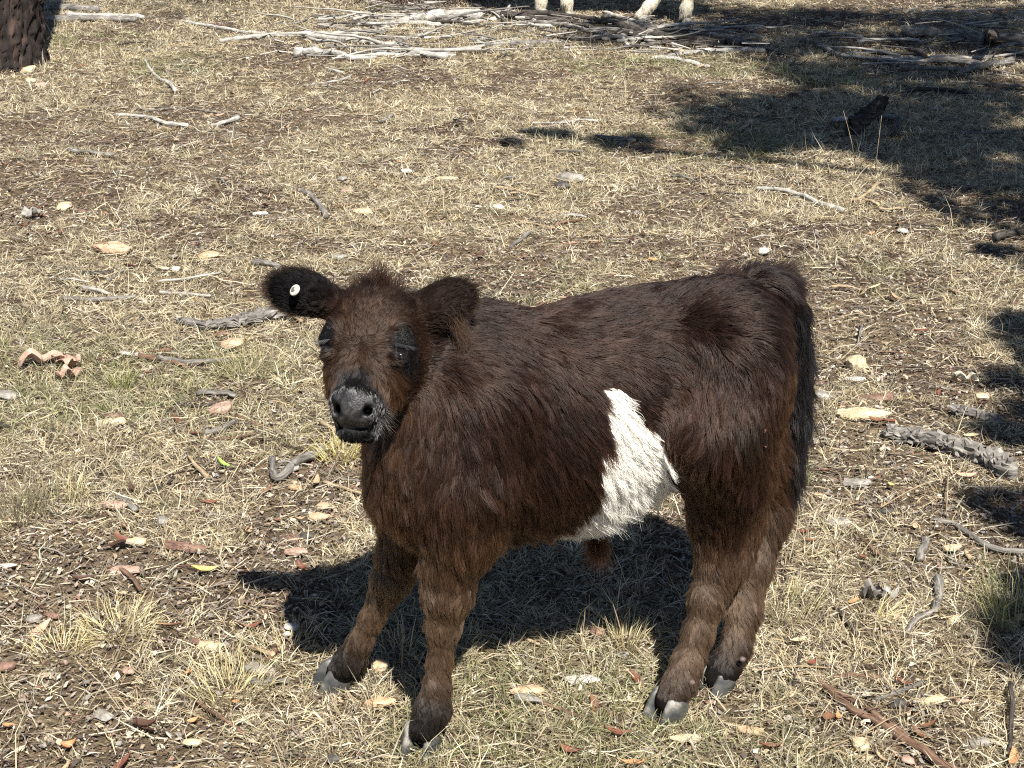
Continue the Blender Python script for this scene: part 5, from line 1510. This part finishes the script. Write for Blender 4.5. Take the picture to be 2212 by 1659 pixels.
def straw(u0, v0, u1, v1, h1, label):
    a = on_plane(u0, v0, .012); b = on_plane(u1, v1, h1); _seed[0] += 1
    o = tube('long_straw', [a, (a + b) / 2 + np.array([0, 0, .006]), b], [.0018, .0013], M['wood_tan'], sides=5, seed=_seed[0]); origin_to_base(o)
    return tag(o, label, 'straw')
straw(1902, 1096, 2048, 1023, .05, 'long tan straw slanting up right of the tail')
straw(2048, 1025, 2044, 1105, .012, 'straw hanging down from the tip of the long tan one')
straw(1720, 1656, 1860, 1588, .01, 'lower half of a straw crossing the longest brown stick')
straw(1860, 1589, 1966, 1537, .02, 'upper half of a straw crossing the longest brown stick')
straw(1640, 1448, 1790, 1443, .01, 'level yellow straw right of the far hind hoof')
straw(1000, 1372, 1085, 1384, .01, 'arched straw at the lower edge of the calf shadow')
straw(2010, 1520, 2120, 1502, .01, 'straw lying across by the yellow oval stone')
print('place', time.time() - t0)

# ------------------------------------------------------------------ trees
def tree_material():
    m, nt, nn, ll, P = new_mat('charred_bark')
    tc = N(nt, 'TexCoord'); mp = N(nt, 'Mapping'); mp.inputs['Scale'].default_value = (1, 1, .35); ll.new(tc.outputs['Object'], mp.inputs[0])
    n1 = N(nt, 'TexNoise', i_Scale=16.0, i_Detail=7.0, i_Roughness=.65); ll.new(mp.outputs[0], n1.inputs['Vector'])
    r = ramp(nt, [(.35, (.012, .010, .010)), (.52, (.035, .028, .026)), (.64, (.085, .058, .048)), (.75, (.17, .10, .08))]); ll.new(n1.outputs[0], r.inputs[0])
    ll.new(r.outputs[0], P.inputs['Base Color']); P.inputs['Roughness'].default_value = .9; P.inputs['Specular IOR Level'].default_value = .15
    b = N(nt, 'Bump', i_Strength=.9, i_Distance=.02); ll.new(n1.outputs[0], b.inputs['Height']); ll.new(b.outputs[0], P.inputs['Normal'])
    return m
M['char'] = tree_material()
M['leafc'] = mat_attr('gum_foliage', .5, .2, .4)
def trunk_mesh(name, base, lean, r0, H, mat, parent, seed, flare=.25, fine=True):
    K, Q = (110, 150) if fine else (20, 16)
    zz = (np.linspace(0, 1, Q) ** (2.2 if fine else 1.2)) * H - .05
    th = np.linspace(0, 2 * math.pi, K, endpoint=False)
    Z, A = np.meshgrid(zz, th, indexing='ij')
    R = r0 * (1 - .55 * Z / H) * (1 + flare * np.exp(-np.maximum(Z, 0) / .18)) * (1 + .05 * np.sin(A * 3 + 1) + .04 * np.sin(A * 5))
    if fine:
        # deep bark plates
        u = A * 10 + 2.6 * fbm(A * 5, Z * 4, seed, 3); v = Z * 5 + 3.0 * fbm(A * 4, Z * 6, seed + 3, 3)
        ce = np.minimum(np.abs(u - np.round(u)), np.abs(v - np.round(v)) * 1.1)
        R = R + .022 * smoothstep(ce, .02, .16) - .012 + .024 * (fbm(A * 14, Z * 26, seed + 9, 3) - .5) + .012 * (_hash(np.round(u), np.round(v), seed) - .5)
    X = base[0] + lean[0] * Z + R * np.cos(A); Y = base[1] + lean[1] * Z + R * np.sin(A)
    V = np.stack([X, Y, Z], -1).reshape(-1, 3)
    i, j = np.meshgrid(np.arange(Q - 1), np.arange(K), indexing='ij')
    F = np.stack([i * K + j, i * K + (j + 1) % K, (i + 1) * K + (j + 1) % K, (i + 1) * K + j], -1).reshape(-1, 4)
    return mesh_np(name, V, F, mat, parent, smooth=not fine)
def crown_mesh(name, centres, rads, per, parent, col=(.075, .10, .045)):
    cs, n = [], 0
    idx = np.repeat(np.arange(len(centres)), per); n = len(idx)
    d = rng.normal(0, 1, (n, 3)); d = norm(d) * (rng.random((n, 1)) ** .45)
    p = np.array(centres)[idx] + d * np.array(rads)[idx][:, None] * np.array([1, 1, .55])
    a = norm(rng.normal(0, 1, (n, 3)) + np.array([0, 0, -.9])); b = norm(np.cross(a, rng.normal(0, 1, (n, 3))))
    L = (.10 + .07 * rng.random(n))[:, None]; W = (.016 + .012 * rng.random(n))[:, None]
    V = np.stack([p - a * L * .5, p + b * W, p + a * L * .5, p - b * W], 1).reshape(-1, 3)
    F = (np.arange(n)[:, None] * 4 + np.array([[0, 1, 2, 3]]))
    cc = np.array(col) * (.6 + .8 * rng.random((n, 1))) * np.ones((n, 3))
    o = mesh_np(name, V, F, M['leafc'], parent, cols=np.repeat(cc, 4, 0)); o['kind'] = 'stuff'
    return o
def make_tree(label, base, lean, r0, H, mat, centres, rads, per, seed, fine=False, flare=.25, name='gum_tree'):
    t = link(bpy.data.objects.new(name, None)); tag(t, label, 'tree')
    trunk_mesh('trunk', base, lean, r0, H, mat, t, seed, flare, fine)
    top = np.array([base[0] + lean[0] * H * .75, base[1] + lean[1] * H * .75, H * .75])
    for k in rng.choice(len(centres), min(9, len(centres)), replace=False):
        c = np.array(centres[k]); z0 = H * (.45 + .35 * rng.random()); s0 = np.array([base[0] + lean[0] * z0, base[1] + lean[1] * z0, z0])
        tube('limb', [s0, (s0 + c) / 2 + np.array([0, 0, .3]), c], [r0 * .25, .02], mat, sides=7, seed=seed + int(k), parent=t)
    crown_mesh('crown', centres, rads, per, t)
    return t
# charred trunk at the left edge, its crown far above the picture
bt = on_plane(-8, 141, 0)
cs = [(bt[0] + .5 + rng.normal(0, 1.3), bt[1] + rng.normal(0, 1.2), 6.5 + 2.2 * rng.random()) for _ in range(40)]
make_tree('charred tree trunk with deep cracked black bark at the left edge', (bt[0], bt[1]), (.085, 0), .215, 8.5, M['char'], cs, [.5] * 40, 90, 41, fine=True, flare=.16, name='charred_tree')

# gum trees standing out of the picture to the right: the dappled shade is theirs
SH = np.array([TO_SUN.x / TO_SUN.z, TO_SUN.y / TO_SUN.z])
def over(u, v, z):
    g = on_plane(u, v, 0); return (g[0] + SH[0] * z, g[1] + SH[1] * z, z)
def cover(boxes, z0, z1):
    cs, rd = [], []
    for (u0, v0, u1, v1, n, r) in boxes:
        for _ in range(n):
            u = u0 + (u1 - u0) * rng.random(); v = v0 + (v1 - v0) * rng.random()
            cs.append(over(u, v, z0 + (z1 - z0) * rng.random())); rd.append(r * (.75 + .5 * rng.random()))
    return cs, rd
A_boxes = [(1560, 22, 2300, 58, 46, .42), (1480, 70, 1640, 110, 8, .24), (1560, 62, 2300, 118, 32, .34), (1270, 55, 1500, 95, 5, .22), (1750, 158, 2320, 200, 12, .20), (1700, 118, 2300, 165, 13, .27), (2050, -20, 2350, 0, 12, .35), (1330, -5, 1500, 15, 5, .25)]
B_boxes = [(1700, 205, 2160, 262, 22, .27), (1490, 205, 1760, 290, 14, .25), (1620, 275, 2180, 325, 25, .20), (2020, 250, 2320, 420, 20, .25), (1100, 284, 1400, 324, 11, .035), (1980, 180, 2320, 240, 8, .24), (1850, 330, 2000, 345, 4, .12)]
C_boxes = [(2020, 440, 2320, 500, 6, .11), (2090, 640, 2300, 740, 6, .12), (2150, 780, 2330, 960, 8, .10), (2180, 1000, 2330, 1200, 4, .09), (2040, 1385, 2330, 1440, 5, .07), (2100, 520, 2330, 600, 4, .09), (2170, 1260, 2330, 1360, 3, .08)]
cs, rd = cover(A_boxes, 5.5, 7.5)
make_tree('tall gum tree out of view on the right, casting the far shade', (6.2, 5.2), (-.06, -.02), .24, 9, M['char'], cs, rd, 90, 61)
cs, rd = cover(B_boxes, 4.6, 6.0)
make_tree('gum tree out of view on the right, casting the middle band of shade', (4.9, 1.6), (-.05, 0), .2, 7.5, M['char'], cs, rd, 85, 71)
cs, rd = cover(C_boxes, 3.0, 3.8)
make_tree('small gum tree out of view on the right, dappling the near ground', (3.2, -.2), (-.04, 0), .10, 4.6, M['char'], cs, rd, 34, 81)

# broken stump and the dark chunk of wood in the shade
S([(2143, 74), (2142, 74), (2141, 74), (2143, 74)], [.034, .016], 'd', 'dark jagged tree stump standing in the far right shade', 'tree_stump', 'stump', fiss=.2, sides=14, hs=[-.06, .03, .09, .16])
S([(1843, 276), (1868, 256), (1912, 216)], [.040, .028], 'd', 'dark burnt chunk of wood propped up in the shade', 'burnt_log', 'log', fiss=.2, sides=16, hs=[0, .03, .11])
S([(1800, 262), (1832, 256), (1866, 252)], [.020, .016], 'p', 'pale splintered wood lying left of the burnt chunk', 'split_wood', 'wood', flat=.5)
S([(1880, 250), (1920, 250), (1950, 256)], [.018, .012], 'g', 'grey wood piece lying right of the burnt chunk', 'split_wood', 'wood')
S([(1936, 252), (1938, 275), (1932, 290)], [.016, .012], 'd', 'dark short piece of wood right of the burnt chunk', 'split_wood', 'wood')
S([(1596, 284), (1614, 270), (1626, 262)], [.010, .014], 't', 'tan wood chip in the left of the big shade', 'wood_chip', 'wood chip', flat=.4)

# dark dead scrub behind the branches
def scrub(u, v, n, h, spread, label):
    p = on_plane(u, v, 0); base = p + rng.normal(0, 1, (n, 3)) * np.array([spread, spread * .4, 0])
    a = rng.random(n) * 6.283; le = .3 + .9 * rng.random(n)
    o = blades('dead_scrub', base[:, :2], h * (.4 + .7 * rng.random(n)), np.full(n, .006), le, a, palette(n, [(.09, .06, .05), (.16, .10, .08), (.05, .035, .03)], [2, 1, 2]), M['litter'], droop=.6)
    origin_to_base(o); return tag(o, label, kind='stuff')
scrub(930, 12, 420, .22, .30, 'low dark reddish dead scrub left of the cow')
scrub(500, 0, 200, .15, .28, 'thin dark scrub far behind the thin slanting pale branch')

# ------------------------------------------------------------------ the white cow whose lower legs stand at the top of the picture
cow = link(bpy.data.objects.new('cow', None)); tag(cow, 'white cow standing behind the branch heap, only its lower legs in view', 'cow')
G = lambda u, v: on_plane(u, v, 0)
fa, fb, ha, hb = G(1167, 37), G(1224, 42), G(1384, 52), G(1478, 58)
CW = np.array([.70, .64, .50])
cp = []
sx = dict(comb=DOWN, length=.03, col=CW, lift=.3)
def leg(foot, knee, top, r):
    f2 = foot + np.array([0, 0, .05])
    return chain([(f2, .036), (f2 + (knee - f2) * .18, .033), (f2 + (knee - f2) * .45, .028), (knee, .042), (top, r)], .03, **sx)
sho = np.array([.22, 10.05, .80]); hip = np.array([1.20, 9.85, .82])
cp += leg(fa, fa + np.array([.03, .02, .38]), sho + np.array([.02, .12, 0]), .12)
cp += leg(fb, fb + np.array([.0, -.02, .38]), sho + np.array([0, -.12, 0]), .12)
cp += leg(ha, ha + np.array([.30, .06, .40]), hip + np.array([0, .12, 0]), .15)
cp += leg(hb, hb + np.array([.06, .0, .42]), hip + np.array([0, -.12, 0]), .15)
cp += [cone(np.array([.16, 10.08, .90]), np.array([1.26, 9.84, .93]), .29, .27, .1, **sx)]
cp += chain([(np.array([.05, 10.1, 1.0]), .20), (np.array([-.28, 10.18, 1.15]), .13)], .08, **sx)
cp += chain([(np.array([-.30, 10.18, 1.2]), .12), (np.array([-.52, 10.22, 1.02]), .07)], .05, **sx)
cp += [cone(np.array([-.26, 10.05, 1.27]), np.array([-.22, 9.90, 1.26]), .035, .03, .02, **sx), cone(np.array([-.26, 10.31, 1.27]), np.array([-.22, 10.46, 1.26]), .035, .03, .02, **sx)]
cp += chain([(np.array([1.50, 9.78, 1.08]), .035), (np.array([1.56, 9.76, .8]), .025), (np.array([1.55, 9.76, .45]), .03)], .03, **sx)
cpts, cq = mesh_field(cp, (-.72, 9.3, -.02), (1.75, 10.7, 1.5), .02)
ccol = np.tile(CW * .8, (len(cpts), 1))
sp_ = smoothstep(-cpts[:, 2], -.09, -.05) * (vnoise(cpts[:, 0] * 60, cpts[:, 2] * 60 + cpts[:, 1] * 40, 4) > .62)
ccol = mixc(ccol, np.array([.12, .09, .07]), sp_ * .9)
cbody = skin_object('body', cpts, cq, M['skin'], cow, cols=ccol)
R2, N2 = sample_surface(cbody.data, 26000, lambda P: np.where(P[:, 2] < .45, 8.0, 1.0))
k_ = R2[:, 2] > .06; R2, N2 = R2[k_], N2[k_]
cm2 = np.tile(DOWN, (len(R2), 1)) + .3 * noise3(R2, 8, 3)
tg2 = norm(cm2 - (cm2 * N2).sum(1)[:, None] * N2)
c2 = np.tile(CW, (len(R2), 1)) * (.75 + .35 * rng.random((len(R2), 1)))
dk = (vnoise(R2[:, 0] * 60, R2[:, 2] * 60 + R2[:, 1] * 40, 4) > .66) & (R2[:, 2] < .11)
c2[dk] = [.10, .08, .06]
hair_object('coat_of_fur', R2, N2, tg2, .016 + .010 * rng.random(len(R2)), np.full(len(R2), .22), c2, .0012, M['fur'], cow, nseg=4, clump=.4, clump_n=1500)
for f_ in (fa, fb, ha, hb):
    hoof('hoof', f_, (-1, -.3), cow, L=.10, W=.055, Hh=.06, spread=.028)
print('all', time.time() - t0)
